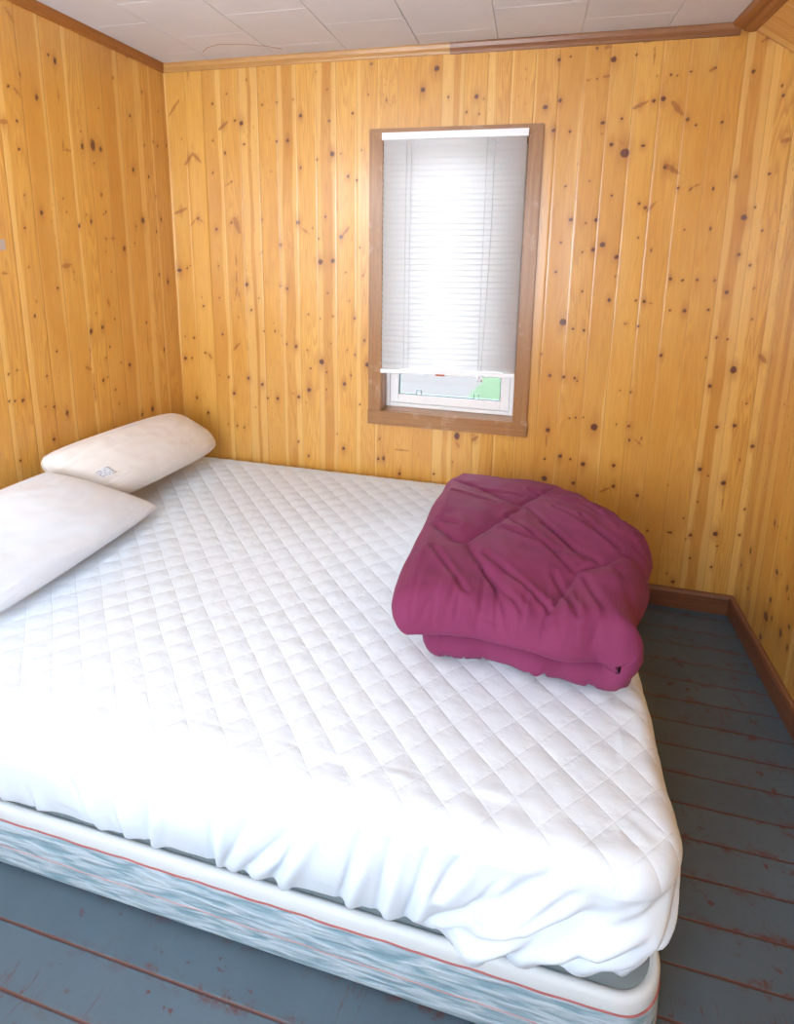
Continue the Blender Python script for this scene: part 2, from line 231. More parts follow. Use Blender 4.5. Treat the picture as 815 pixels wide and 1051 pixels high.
KB=[(0.243,2.123,0.243,2.123,0.006,1.0),(0.487,2.109,0.487,2.109,0.005,1.0),(0.383,2.036,0.383,2.036,0.01,1.0),(0.352,2.048,0.352,2.048,0.006,1.0),(0.393,1.947,0.393,1.947,0.006,1.0),(0.237,1.968,0.237,1.968,0.005,1.0),(0.229,1.826,0.229,1.826,0.005,1.0),(0.296,1.911,0.296,1.911,0.005,1.8),(0.13,1.94,0.13,1.94,0.005,1.0),(0.325,1.787,0.325,1.787,0.004,1.0),(0.315,2.162,0.315,2.162,0.004,1.0),(0.131,2.276,0.128,2.228,0.003,1.0),(0.074,2.146,0.017,2.081,0.005,1.0),(0.271,2.013,0.316,2.045,0.007,1.0),(0.089,1.865,0.13,1.915,0.007,1.0),(0.13,1.915,0.172,1.873,0.007,1.0),(0.078,1.978,0.078,1.978,0.003,1.0),(0.002,1.866,0.002,1.866,0.005,1.0),(-0.008,1.95,-0.008,1.95,0.004,2.0),(0.415,2.214,0.415,2.214,0.003,2.0),(0.288,1.767,0.325,1.787,0.003,1.0),(0.7,2.282,0.7,2.282,0.005,1.0),(0.795,2.268,0.795,2.268,0.005,1.0),(0.74,2.229,0.74,2.229,0.003,1.0),(0.791,2.158,0.791,2.158,0.004,1.0),(0.556,2.115,0.556,2.115,0.005,1.0),(0.634,2.123,0.634,2.123,0.004,1.0),(0.667,2.057,0.667,2.057,0.008,1.0),(0.798,2.031,0.798,2.031,0.006,1.0),(0.903,2.058,0.903,2.058,0.006,1.0),(0.552,1.954,0.552,1.954,0.006,1.0),(0.604,1.957,0.604,1.957,0.008,1.0),(0.811,1.896,0.811,1.896,0.011,1.0),(0.74,1.875,0.74,1.875,0.006,1.0),(0.662,1.841,0.662,1.841,0.006,1.0),(0.882,1.802,0.882,1.802,0.007,1.0),(0.922,1.785,0.922,1.785,0.006,1.0),(0.984,2.247,0.984,2.247,0.005,1.0),(0.972,2.129,0.972,2.129,0.004,1.0),(0.943,1.908,0.943,1.908,0.004,1.0),(0.522,1.828,0.522,1.828,0.003,1.0),(0.849,1.896,0.849,1.896,0.003,1.0),(0.019,1.645,0.083,1.668,0.007,1.0),(0.141,1.622,0.141,1.622,0.007,1.0),(0.096,1.585,0.133,1.625,0.003,1.0),(0.145,1.625,0.17,1.599,0.003,1.0),(0.235,1.573,0.235,1.573,0.007,1.0),(0.314,1.603,0.314,1.603,0.006,1.0),(0.331,1.622,0.354,1.561,0.012,1.0),(0.469,1.618,0.469,1.618,0.005,1.0),(0.236,1.403,0.236,1.403,0.004,1.0),(0.329,1.455,0.332,1.402,0.004,1.0),(0.329,1.382,0.327,1.308,0.004,1.0),(0.327,1.308,0.315,1.24,0.003,1.0),(0.328,1.308,0.345,1.237,0.004,1.0),(0.024,1.378,0.024,1.378,0.014,0.6),(0.068,1.389,0.068,1.389,0.005,1.0),(0.085,1.4,0.085,1.4,0.003,1.0),(0.38,1.32,0.38,1.32,0.009,1.0),(0.44,1.259,0.44,1.259,0.004,1.0),(0.233,1.252,0.233,1.252,0.004,1.0),(0.145,1.209,0.145,1.209,0.006,1.0),(0.139,1.252,0.139,1.252,0.003,1.0),(0.399,1.2,0.399,1.2,0.006,1.0),(0.241,1.075,0.241,1.075,0.006,1.0),(0.084,1.05,0.084,1.05,0.006,1.0),(0.033,1.054,0.033,1.054,0.004,1.0),(0.462,1.102,0.462,1.102,0.004,1.0),(0.519,1.106,0.519,1.106,0.005,1.0),(0.331,1.162,0.331,1.162,0.003,1.0),(0.464,1.471,0.464,1.471,0.003,1.0),(0.777,1.631,0.777,1.631,0.006,1.0),(0.645,1.606,0.645,1.606,0.009,1.0),(0.663,1.581,0.698,1.556,0.005,1.0),(0.558,1.506,0.558,1.506,0.007,1.0),(0.849,1.545,0.849,1.545,0.009,1.0),(0.861,1.558,0.887,1.589,0.006,1.0),(0.745,1.535,0.745,1.535,0.004,1.0),(0.751,1.433,0.751,1.433,0.012,1.0),(0.809,1.439,0.809,1.439,0.01,1.0),(0.952,1.378,0.952,1.378,0.004,1.0),(0.87,1.388,0.87,1.388,0.004,1.0),(0.553,1.319,0.553,1.319,0.005,1.0),(0.585,1.308,0.585,1.308,0.007,1.0),(0.784,1.294,0.784,1.294,0.005,1.0),(0.689,1.193,0.689,1.193,0.005,1.0),(0.809,1.188,0.809,1.188,0.005,1.0),(0.746,1.175,0.746,1.175,0.003,1.0),(0.912,1.184,0.912,1.184,0.006,1.0),(0.887,1.263,0.887,1.263,0.003,1.0),(0.937,1.5,0.937,1.5,0.004,1.0),(0.519,1.105,0.519,1.105,0.005,1.0),(0.715,1.582,0.715,1.582,0.003,1.0),(0.082,1.051,0.082,1.051,0.005,1.0),(0.028,0.943,0.028,0.943,0.009,1.0),(0.065,0.946,0.065,0.946,0.006,1.0),(0.142,0.978,0.142,0.978,0.006,1.0),(0.159,0.975,0.179,0.948,0.006,1.0),(0.241,1.075,0.241,1.075,0.006,1.0),(0.33,1.035,0.297,1.002,0.006,1.0),(0.263,0.863,0.263,0.863,0.006,1.0),(0.214,0.87,0.214,0.87,0.004,1.0),(0.371,0.865,0.371,0.865,0.008,1.0),(0.444,0.84,0.444,0.84,0.008,1.0),(0.47,0.774,0.47,0.774,0.006,1.0),(0.523,0.775,0.523,0.775,0.008,1.0),(0.29,0.783,0.29,0.783,0.008,1.0),(0.081,0.744,0.081,0.744,0.007,1.0),(0.141,0.67,0.141,0.67,0.007,1.0),(0.249,0.62,0.249,0.62,0.004,1.0),(0.3,0.617,0.3,0.617,0.006,1.0),(0.338,0.612,0.338,0.612,0.006,1.0),(0.403,0.721,0.403,0.721,0.003,1.0),(0.577,1.047,0.577,1.047,0.005,1.0),(0.577,1.047,0.577,1.047,0.005,1.0),(0.624,1.038,0.624,1.038,0.008,1.0),(0.68,1.023,0.68,1.023,0.004,1.0),(0.751,0.972,0.751,0.972,0.013,1.0),(0.776,0.924,0.776,0.924,0.005,1.0),(0.696,0.937,0.696,0.937,0.005,1.0),(0.686,0.831,0.686,0.831,0.01,1.0),(0.671,0.768,0.671,0.768,0.003,1.0),(0.632,0.793,0.632,0.793,0.008,1.0),(0.588,0.812,0.621,0.801,0.003,1.0),(0.523,0.776,0.523,0.776,0.008,1.0),(0.774,0.841,0.774,0.841,0.004,1.0),(0.862,0.874,0.862,0.874,0.009,1.0),(0.894,0.917,0.894,0.917,0.005,1.0),(0.876,1.035,0.876,1.035,0.004,1.0),(0.915,1.015,0.915,1.015,0.005,1.0),(0.959,1.085,0.959,1.085,0.006,1.0),(0.974,0.973,0.974,0.973,0.011,1.0),(0.939,0.781,0.939,0.781,0.005,1.0),(0.798,1.063,0.798,1.063,0.003,1.0),(0.857,0.556,0.857,0.556,0.008,1.0),(0.826,0.626,0.826,0.626,0.003,1.0),(0.627,0.566,0.627,0.566,0.006,1.0),(0.678,0.499,0.678,0.499,0.006,1.0),(1.034,0.622,1.034,0.622,0.004,1.0),(1.055,0.532,1.055,0.532,0.005,1.8),(1.029,0.522,1.029,0.522,0.005,1.0),(1.259,2.214,1.259,2.214,0.011,1.0),(1.204,2.137,1.204,2.137,0.01,1.0),(1.31,2.104,1.31,2.104,0.005,1.0),(1.423,2.101,1.423,2.101,0.009,1.0),(1.385,2.044,1.385,2.044,0.005,1.0),(1.436,2.034,1.436,2.034,0.004,1.0),(1.452,2.09,1.452,2.09,0.003,1.0),(1.051,2.103,1.051,2.103,0.004,1.8),(1.69,2.05,1.69,2.05,0.008,1.0),(0.984,2.247,0.984,2.247,0.006,1.0),(1.105,2.31,1.105,2.31,0.004,1.0),(1.229,2.307,1.229,2.307,0.005,1.0),(1.034,0.622,1.034,0.622,0.005,1.0),(1.109,0.578,1.176,0.579,0.004,1.0),(1.395,0.672,1.395,0.672,0.012,1.4),(1.396,0.641,1.409,0.617,0.005,1.0),(1.465,0.659,1.488,0.679,0.007,1.0),(1.379,0.547,1.379,0.547,0.004,1.0),(1.295,0.479,1.295,0.479,0.006,1.0),(1.03,0.523,1.03,0.523,0.007,1.0),(1.055,0.526,1.055,0.526,0.006,1.8),(1.782,0.517,1.782,0.517,0.009,1.0),(1.781,0.607,1.781,0.607,0.006,1.0),(1.929,2.208,1.929,2.208,0.011,1.0),(1.868,2.25,1.868,2.25,0.006,1.0),(1.893,2.25,1.917,2.253,0.006,1.0),(1.836,2.139,1.857,2.141,0.004,1.0),(1.876,2.144,1.876,2.144,0.004,1.0),(1.899,2.15,1.918,2.15,0.006,1.0),(1.732,2.218,1.732,2.218,0.007,1.0),(1.773,2.227,1.773,2.227,0.004,1.0),(1.746,2.072,1.746,2.072,0.008,1.0),(1.694,2.05,1.694,2.05,0.008,1.0),(1.728,1.963,1.728,1.963,0.008,1.0),(1.79,1.957,1.79,1.957,0.006,1.0),(1.908,1.985,1.908,1.985,0.01,0.6),(1.9,1.944,1.917,1.944,0.003,1.0),(1.976,1.998,1.976,1.998,0.005,1.0),(1.946,1.905,1.946,1.905,0.008,1.0),(1.998,1.872,1.998,1.872,0.017,1.0),(1.969,1.921,1.994,1.902,0.003,1.0),(2.06,1.898,2.06,1.898,0.008,0.7),(2.083,2.056,2.083,2.056,0.007,1.0),(2.114,2.063,2.114,2.063,0.009,1.0),(2.015,2.033,2.063,2.055,0.007,1.0),(2.018,2.258,2.055,2.262,0.002,1.0),(2.067,2.251,2.072,2.176,0.003,1.0),(2.008,2.22,2.008,2.22,0.005,1.0),(1.788,1.752,1.788,1.752,0.005,1.0),(1.829,1.834,1.829,1.834,0.003,1.0),(1.877,1.771,1.877,1.771,0.005,0.5),(1.964,1.715,1.964,1.715,0.005,1.0),(2.147,1.82,2.147,1.82,0.01,1.0),(2.087,2.141,2.087,2.141,0.004,0.5),(2.133,2.143,2.133,2.143,0.005,1.0),(2.156,2.139,2.156,2.139,0.004,1.0),(2.199,2.151,2.199,2.151,0.006,0.6),(2.279,2.16,2.279,2.16,0.005,1.0),(2.261,2.149,2.279,2.16,0.005,1.0),(2.115,2.062,2.115,2.062,0.009,1.0),(2.148,2.048,2.187,2.003,0.009,1.0),(2.205,1.986,2.205,1.986,0.007,1.0),(2.236,1.966,2.236,1.966,0.005,1.0),(2.323,1.972,2.323,1.972,0.006,1.0),(2.404,2.14,2.404,2.14,0.007,1.0),(2.441,2.251,2.441,2.251,0.008,1.0),(2.417,2.236,2.436,2.248,0.004,1.0),(2.509,2.055,2.509,2.055,0.006,1.0),(2.501,2.088,2.501,2.088,0.004,1.6),(2.523,1.9,2.55,1.905,0.007,1.0),(2.533,1.905,2.548,1.913,0.003,1.0),(2.39,1.78,2.39,1.78,0.007,1.0),(2.498,1.789,2.498,1.789,0.006,1.0),(2.147,1.826,2.194,1.795,0.009,1.0),(2.198,1.741,2.198,1.741,0.006,1.0),(2.24,1.734,2.24,1.734,0.004,1.0),(2.319,1.738,2.319,1.738,0.005,1.6),(2.243,1.743,2.279,1.757,0.003,1.0),(1.817,1.623,1.817,1.623,0.008,1.0),(1.912,1.622,1.912,1.622,0.008,1.0),(1.875,1.61,1.875,1.61,0.004,1.0),(1.786,1.533,1.786,1.533,0.005,1.0),(1.945,1.527,1.945,1.527,0.011,1.0),(1.871,1.496,1.871,1.496,0.004,1.0),(1.911,1.506,1.911,1.506,0.008,1.0),(2.001,1.479,2.001,1.479,0.009,1.0),(1.773,1.415,1.773,1.415,0.006,1.0),(1.882,1.339,1.882,1.339,0.005,1.0),(1.988,1.308,1.988,1.308,0.008,1.0),(2.088,1.309,2.088,1.309,0.005,1.0),(2.119,1.307,2.119,1.307,0.007,1.0),(2.128,1.306,2.159,1.297,0.003,1.0),(1.816,1.21,1.816,1.21,0.014,1.0),(1.857,1.184,1.857,1.184,0.006,1.0),(1.901,1.18,1.901,1.18,0.006,1.0),(2.058,1.214,2.058,1.214,0.006,0.5),(2.106,1.207,2.106,1.207,0.006,1.0),(2.066,1.685,2.066,1.685,0.006,1.0),(2.089,1.669,2.089,1.669,0.007,1.0),(2.095,1.654,2.127,1.692,0.005,1.0),(2.074,1.555,2.074,1.555,0.004,1.0),(1.738,1.069,1.738,1.069,0.005,1.0),(2.203,1.093,2.203,1.093,0.006,1.0),(2.126,1.508,2.126,1.508,0.003,3.0),(2.004,1.403,2.004,1.403,0.003,1.0),(2.237,1.587,2.237,1.587,0.004,1.0),(2.326,1.592,2.326,1.592,0.005,1.6),(2.435,1.633,2.435,1.633,0.011,1.0),(2.467,1.67,2.467,1.67,0.004,1.0),(2.502,1.586,2.502,1.586,0.005,1.0),(2.434,1.497,2.434,1.497,0.007,1.0),(2.476,1.458,2.476,1.458,0.006,1.0),(2.5,1.373,2.5,1.373,0.004,1.0),(2.409,1.354,2.409,1.354,0.008,1.0),(2.206,1.399,2.206,1.399,0.007,1.0),(2.249,1.395,2.249,1.395,0.006,1.0),(2.301,1.398,2.301,1.398,0.006,1.0),(2.362,1.398,2.362,1.398,0.005,1.0),(2.217,1.276,2.217,1.276,0.005,1.0),(2.269,1.276,2.269,1.276,0.008,1.0),(2.353,1.283,2.353,1.283,0.006,1.0),(2.509,1.254,2.509,1.254,0.004,1.0),(2.393,1.177,2.393,1.177,0.006,1.0),(2.434,1.171,2.434,1.171,0.005,1.0),(2.202,1.093,2.202,1.093,0.007,1.0),(2.366,1.093,2.366,1.093,0.004,1.0),(2.468,1.056,2.468,1.056,0.011,1.0),(2.552,1.115,2.575,1.09,0.009,1.0),(2.589,1.47,2.589,1.47,0.004,1.6),(2.598,1.408,2.598,1.408,0.004,1.6),(2.643,1.224,2.643,1.224,0.005,2.0),(2.656,1.128,2.656,1.128,0.009,1.6),(2.603,1.199,2.603,1.199,0.004,1.6),(1.779,0.98,1.779,0.98,0.007,1.0),(1.835,0.978,1.835,0.978,0.007,1.0),(1.879,0.976,1.879,0.976,0.006,1.0),(1.89,0.965,1.89,0.965,0.004,1.0),(1.87,0.8,1.87,0.8,0.005,1.0),(1.896,0.804,1.896,0.804,0.005,1.0),(1.926,0.809,1.926,0.809,0.004,1.0),(1.973,0.77,1.973,0.77,0.015,1.0),(1.786,0.739,1.786,0.739,0.01,1.0),(1.782,0.712,1.785,0.659,0.004,1.0),(1.845,0.626,1.845,0.626,0.009,1.0),(1.888,0.617,1.888,0.617,0.006,1.0),(1.941,0.6,1.941,0.6,0.01,1.0),(2.064,0.608,2.064,0.608,0.008,1.0),(2.109,0.787,2.109,0.787,0.008,0.6),(2.115,0.727,2.115,0.727,0.006,1.0),(2.137,0.733,2.172,0.7,0.004,1.0),(2.018,0.482,2.057,0.506,0.005,1.0),(1.786,0.515,1.786,0.515,0.011,1.0),(2.06,0.938,2.06,0.938,0.003,1.0),(2.103,0.932,2.103,0.932,0.006,1.0),(2.223,0.33,2.223,0.33,0.004,1.0),(2.06,0.791,2.06,0.791,0.004,1.0),(2.162,0.739,2.162,0.739,0.003,2.0),(2.468,1.05,2.468,1.05,0.012,1.0),(2.392,0.981,2.392,0.981,0.008,1.0),(2.529,0.921,2.529,0.921,0.004,1.0),(2.436,0.814,2.436,0.814,0.007,1.0),(2.499,0.826,2.499,0.826,0.008,1.0),(2.572,0.747,2.572,0.747,0.008,1.0),(2.609,0.755,2.609,0.755,0.005,1.6),(2.535,0.685,2.535,0.685,0.004,1.0),(2.395,0.629,2.395,0.629,0.009,1.0),(2.428,0.605,2.428,0.605,0.004,1.0),(2.487,0.58,2.487,0.58,0.01,1.0),(2.49,0.556,2.497,0.45,0.003,1.0),(2.577,0.478,2.577,0.478,0.006,1.0),(2.484,0.355,2.484,0.355,0.009,1.0),(2.401,0.487,2.401,0.487,0.004,1.0),(2.315,0.336,2.315,0.336,0.004,1.0),(2.582,0.91,2.582,0.91,0.005,1.0),(2.59,1.057,2.59,1.057,0.005,2.0),(2.64,0.95,2.64,0.95,0.005,2.5),(2.649,0.701,2.649,0.701,0.006,2.0),(2.642,0.597,2.642,0.597,0.004,2.0),(2.626,0.517,2.626,0.517,0.004,2.0),(2.728,0.586,2.728,0.586,0.006,1.0),(2.691,0.435,2.691,0.435,0.004,2.0),(2.572,0.36,2.572,0.36,0.004,1.0),(2.389,0.332,2.389,0.332,0.005,1.0),(2.592,0.974,2.592,0.974,0.003,2.0),(2.483,0.354,2.483,0.354,0.01,1.0),(2.391,0.335,2.391,0.335,0.007,1.0),(2.316,0.335,2.316,0.335,0.005,1.0),(2.223,0.33,2.223,0.33,0.005,1.0),(2.572,0.362,2.572,0.362,0.006,1.0),(2.495,0.301,2.495,0.301,0.005,1.0),(2.485,0.202,2.485,0.202,0.006,1.0),(2.4,0.231,2.4,0.231,0.005,1.0)]
KR=[(-0.098,0.348,-0.098,0.348,0.009,1.8),(-0.035,0.248,-0.035,0.248,0.007,1.0),(-0.324,0.399,-0.324,0.399,0.011,1.0),(-0.41,0.392,-0.41,0.392,0.007,2.0),(-0.311,0.28,-0.311,0.28,0.01,1.0),(-0.298,0.203,-0.298,0.203,0.017,1.0),(-0.339,0.225,-0.339,0.225,0.008,1.0),(-0.125,0.201,-0.125,0.201,0.008,1.0),(-0.462,0.283,-0.462,0.283,0.01,1.0),(-0.415,0.224,-0.415,0.224,0.01,1.8),(-0.471,0.212,-0.471,0.212,0.007,2.0),(-0.255,0.55,-0.255,0.55,0.007,2.0),(-0.283,0.107,-0.283,0.107,0.011,1.0)]
KL=[(-0.635,2.148,-0.635,2.148,0.007,1.0),(-0.608,2.136,-0.608,2.136,0.01,1.8),(-0.788,2.241,-0.761,2.207,0.008,1.0),(-0.808,2.002,-0.808,2.002,0.008,1.0),(-0.791,2.006,-0.762,1.977,0.007,1.0),(-0.702,1.993,-0.702,1.993,0.01,1.5),(-0.607,2.046,-0.607,1.994,0.003,1.0),(-0.79,1.9,-0.79,1.9,0.006,1.0),(-0.757,2.052,-0.757,2.052,0.003,3.0),(-0.284,2.27,-0.284,2.27,0.007,1.0),(-0.233,2.264,-0.233,2.264,0.007,1.0),(-0.152,2.146,-0.152,2.146,0.006,2.0),(-0.241,2.032,-0.241,2.032,0.008,1.4),(-0.419,2.021,-0.419,2.021,0.004,1.0),(-0.051,2.089,-0.051,2.089,0.004,1.0),(-0.323,2.157,-0.323,2.157,0.004,2.0),(-0.852,1.885,-0.826,1.89,0.011,1.0),(-0.789,1.898,-0.789,1.898,0.007,1.0),(-0.794,1.811,-0.794,1.811,0.008,1.0),(-0.792,1.663,-0.792,1.663,0.005,1.0),(-0.731,1.609,-0.731,1.609,0.01,1.3),(-0.805,1.555,-0.805,1.555,0.006,1.0),(-0.605,1.881,-0.611,1.831,0.003,1.0),(-0.606,1.842,-0.576,1.838,0.006,1.0),(-0.517,1.864,-0.517,1.864,0.01,1.7),(-0.519,1.918,-0.519,1.918,0.004,1.0),(-0.464,1.878,-0.464,1.878,0.017,1.8),(-0.468,1.81,-0.468,1.81,0.007,0.7),(-0.505,1.588,-0.505,1.588,0.007,1.8),(-0.568,1.57,-0.568,1.57,0.008,1.8),(-0.526,1.612,-0.526,1.612,0.005,1.0),(-0.622,1.617,-0.622,1.617,0.004,1.0),(-0.632,1.664,-0.632,1.664,0.004,1.0),(-0.476,1.89,-0.455,1.859,0.008,1.0),(-0.424,1.869,-0.424,1.869,0.011,1.3),(-0.441,1.694,-0.441,1.694,0.007,1.4),(-0.244,1.813,-0.244,1.813,0.01,1.4),(-0.16,1.925,-0.16,1.925,0.005,2.0),(-0.1,1.951,-0.1,1.951,0.005,2.0),(-0.071,1.939,-0.071,1.939,0.006,2.0),(-0.008,1.949,-0.008,1.949,0.005,2.0),(-0.146,1.795,-0.146,1.795,0.007,1.6),(-0.105,1.738,-0.11,1.69,0.004,1.0),(-0.206,1.604,-0.206,1.604,0.015,1.3),(-0.253,1.578,-0.253,1.578,0.006,1.0),(-0.08,1.614,-0.08,1.614,0.008,2.0),(-0.118,1.557,-0.118,1.557,0.006,2.0),(-0.424,1.63,-0.424,1.63,0.006,1.0),(-0.438,1.618,-0.438,1.618,0.004,1.0),(-0.506,1.587,-0.506,1.587,0.009,1.6),(-0.412,1.523,-0.381,1.524,0.007,1.0),(-0.435,1.522,-0.435,1.522,0.006,1.0),(-0.271,1.505,-0.271,1.505,0.005,1.0),(0.002,1.867,0.002,1.867,0.008,1.0),(-0.915,1.41,-0.886,1.404,0.006,1.0),(-0.806,1.422,-0.806,1.422,0.004,1.5),(-0.79,1.303,-0.79,1.303,0.004,1.0),(-0.804,1.255,-0.804,1.255,0.006,2.0),(-0.695,1.343,-0.695,1.343,0.008,1.0),(-0.663,1.421,-0.627,1.424,0.012,1.0),(-0.728,1.115,-0.728,1.115,0.007,1.3),(-0.556,1.161,-0.556,1.161,0.01,1.4),(-0.613,1.429,-0.615,1.361,0.002,1.0),(-0.336,1.483,-0.336,1.483,0.011,1.4),(-0.443,1.471,-0.443,1.471,0.004,1.0),(-0.422,1.389,-0.422,1.389,0.004,1.0),(-0.457,1.278,-0.446,1.252,0.007,1.0),(-0.426,1.194,-0.426,1.194,0.005,1.6),(-0.523,1.23,-0.523,1.23,0.005,1.0),(-0.557,1.162,-0.557,1.162,0.012,1.4),(-0.496,1.17,-0.496,1.17,0.011,1.0),(-0.466,1.083,-0.466,1.083,0.007,1.0),(-0.231,1.153,-0.231,1.153,0.007,1.4),(-0.227,1.131,-0.232,1.01,0.003,1.0),(-0.205,1.071,-0.205,1.071,0.005,1.0),(-0.12,1.362,-0.12,1.362,0.006,2.0),(-0.059,1.325,-0.059,1.325,0.01,1.6),(-0.12,1.009,-0.12,1.009,0.007,2.0),(-0.409,1.005,-0.409,1.005,0.006,1.0),(-0.36,0.986,-0.36,0.986,0.009,1.0),(-0.491,1.042,-0.491,1.042,0.005,1.0),(-0.567,1.142,-0.575,1.037,0.002,1.0),(-0.928,1.074,-0.928,1.074,0.006,1.0),(-0.895,1.08,-0.895,1.08,0.005,1.0),(-0.939,0.982,-0.939,0.982,0.006,1.0),(-0.916,0.978,-0.916,0.978,0.006,1.0),(-0.887,0.971,-0.887,0.971,0.01,1.0),(-0.782,1.032,-0.782,1.032,0.007,1.0),(-0.802,0.924,-0.802,0.924,0.004,1.0),(-0.764,0.912,-0.764,0.912,0.01,0.6),(-0.71,0.873,-0.71,0.873,0.01,1.5),(-0.781,0.793,-0.781,0.793,0.009,1.0),(-0.924,0.766,-0.924,0.766,0.008,1.0),(-0.728,1.114,-0.728,1.114,0.006,1.0),(-0.605,1.031,-0.571,1.009,0.009,1.0),(-0.569,0.999,-0.569,0.865,0.003,1.0),(-0.357,0.981,-0.357,0.981,0.009,1.0),(-0.409,1.005,-0.409,1.005,0.006,1.0),(-0.516,0.953,-0.516,0.953,0.01,1.0),(-0.492,0.96,-0.492,0.96,0.006,1.0),(-0.455,0.898,-0.455,0.898,0.007,1.0),(-0.439,0.831,-0.439,0.831,0.006,1.0),(-0.232,0.747,-0.232,0.747,0.012,1.6),(-0.304,0.742,-0.304,0.742,0.01,1.0),(-0.234,0.869,-0.234,0.869,0.004,1.0),(-0.033,0.819,-0.033,0.819,0.005,1.0),(0.004,0.816,0.004,0.816,0.006,1.0),(-0.567,0.999,-0.565,0.88,0.004,1.0),(-0.121,1.006,-0.121,1.006,0.007,2.0)]
# ------------------------------------------------------------------ room dimensions (metres)
RW=2.581; RH=2.30; SLX=2.356; SLZ=2.156; YF=-3.05
WX0,WX1,WZ0,WZ1=1.040,1.640,.762,1.935       # window opening
M_back=pine('varnished_pine_back',.0908,.012,11.)
M_left=pine('varnished_pine_left',.0925,-.482,57.)
M_right=pine('varnished_pine_right',.0925,-.02,133.)
M_slope=pine('varnished_pine_slope',.0925,-.045,211.)
M_trim=wood('stained_casing',(.37,.185,.062),(.27,.115,.036),2,.36,(.62,.47,.34))
M_trimh=wood('stained_casing_level',(.38,.19,.065),(.28,.12,.038),0,.36,(.62,.47,.34))
M_crownl=wood('pale_crown_moulding',(.55,.30,.09),(.40,.19,.05),0,.4)
M_crownr=wood('brown_crown_moulding',(.30,.13,.05),(.20,.08,.03),0,.4)
M_crowns=wood('orange_crown_moulding',(.36,.13,.025),(.25,.085,.015),1,.4)
M_baseb=wood('baseboard_wood',(.24,.095,.04),(.16,.06,.025),0,.45)
M_basebr=wood('baseboard_wood_side',(.24,.095,.04),(.16,.06,.025),1,.45)
M_floor=floor_mat(); M_ceil=ceiling_mat()
M_vinyl=plain('white_vinyl',(.82,.83,.84),.35)
M_gasket=plain('teal_gasket',(.02,.09,.11),.5)

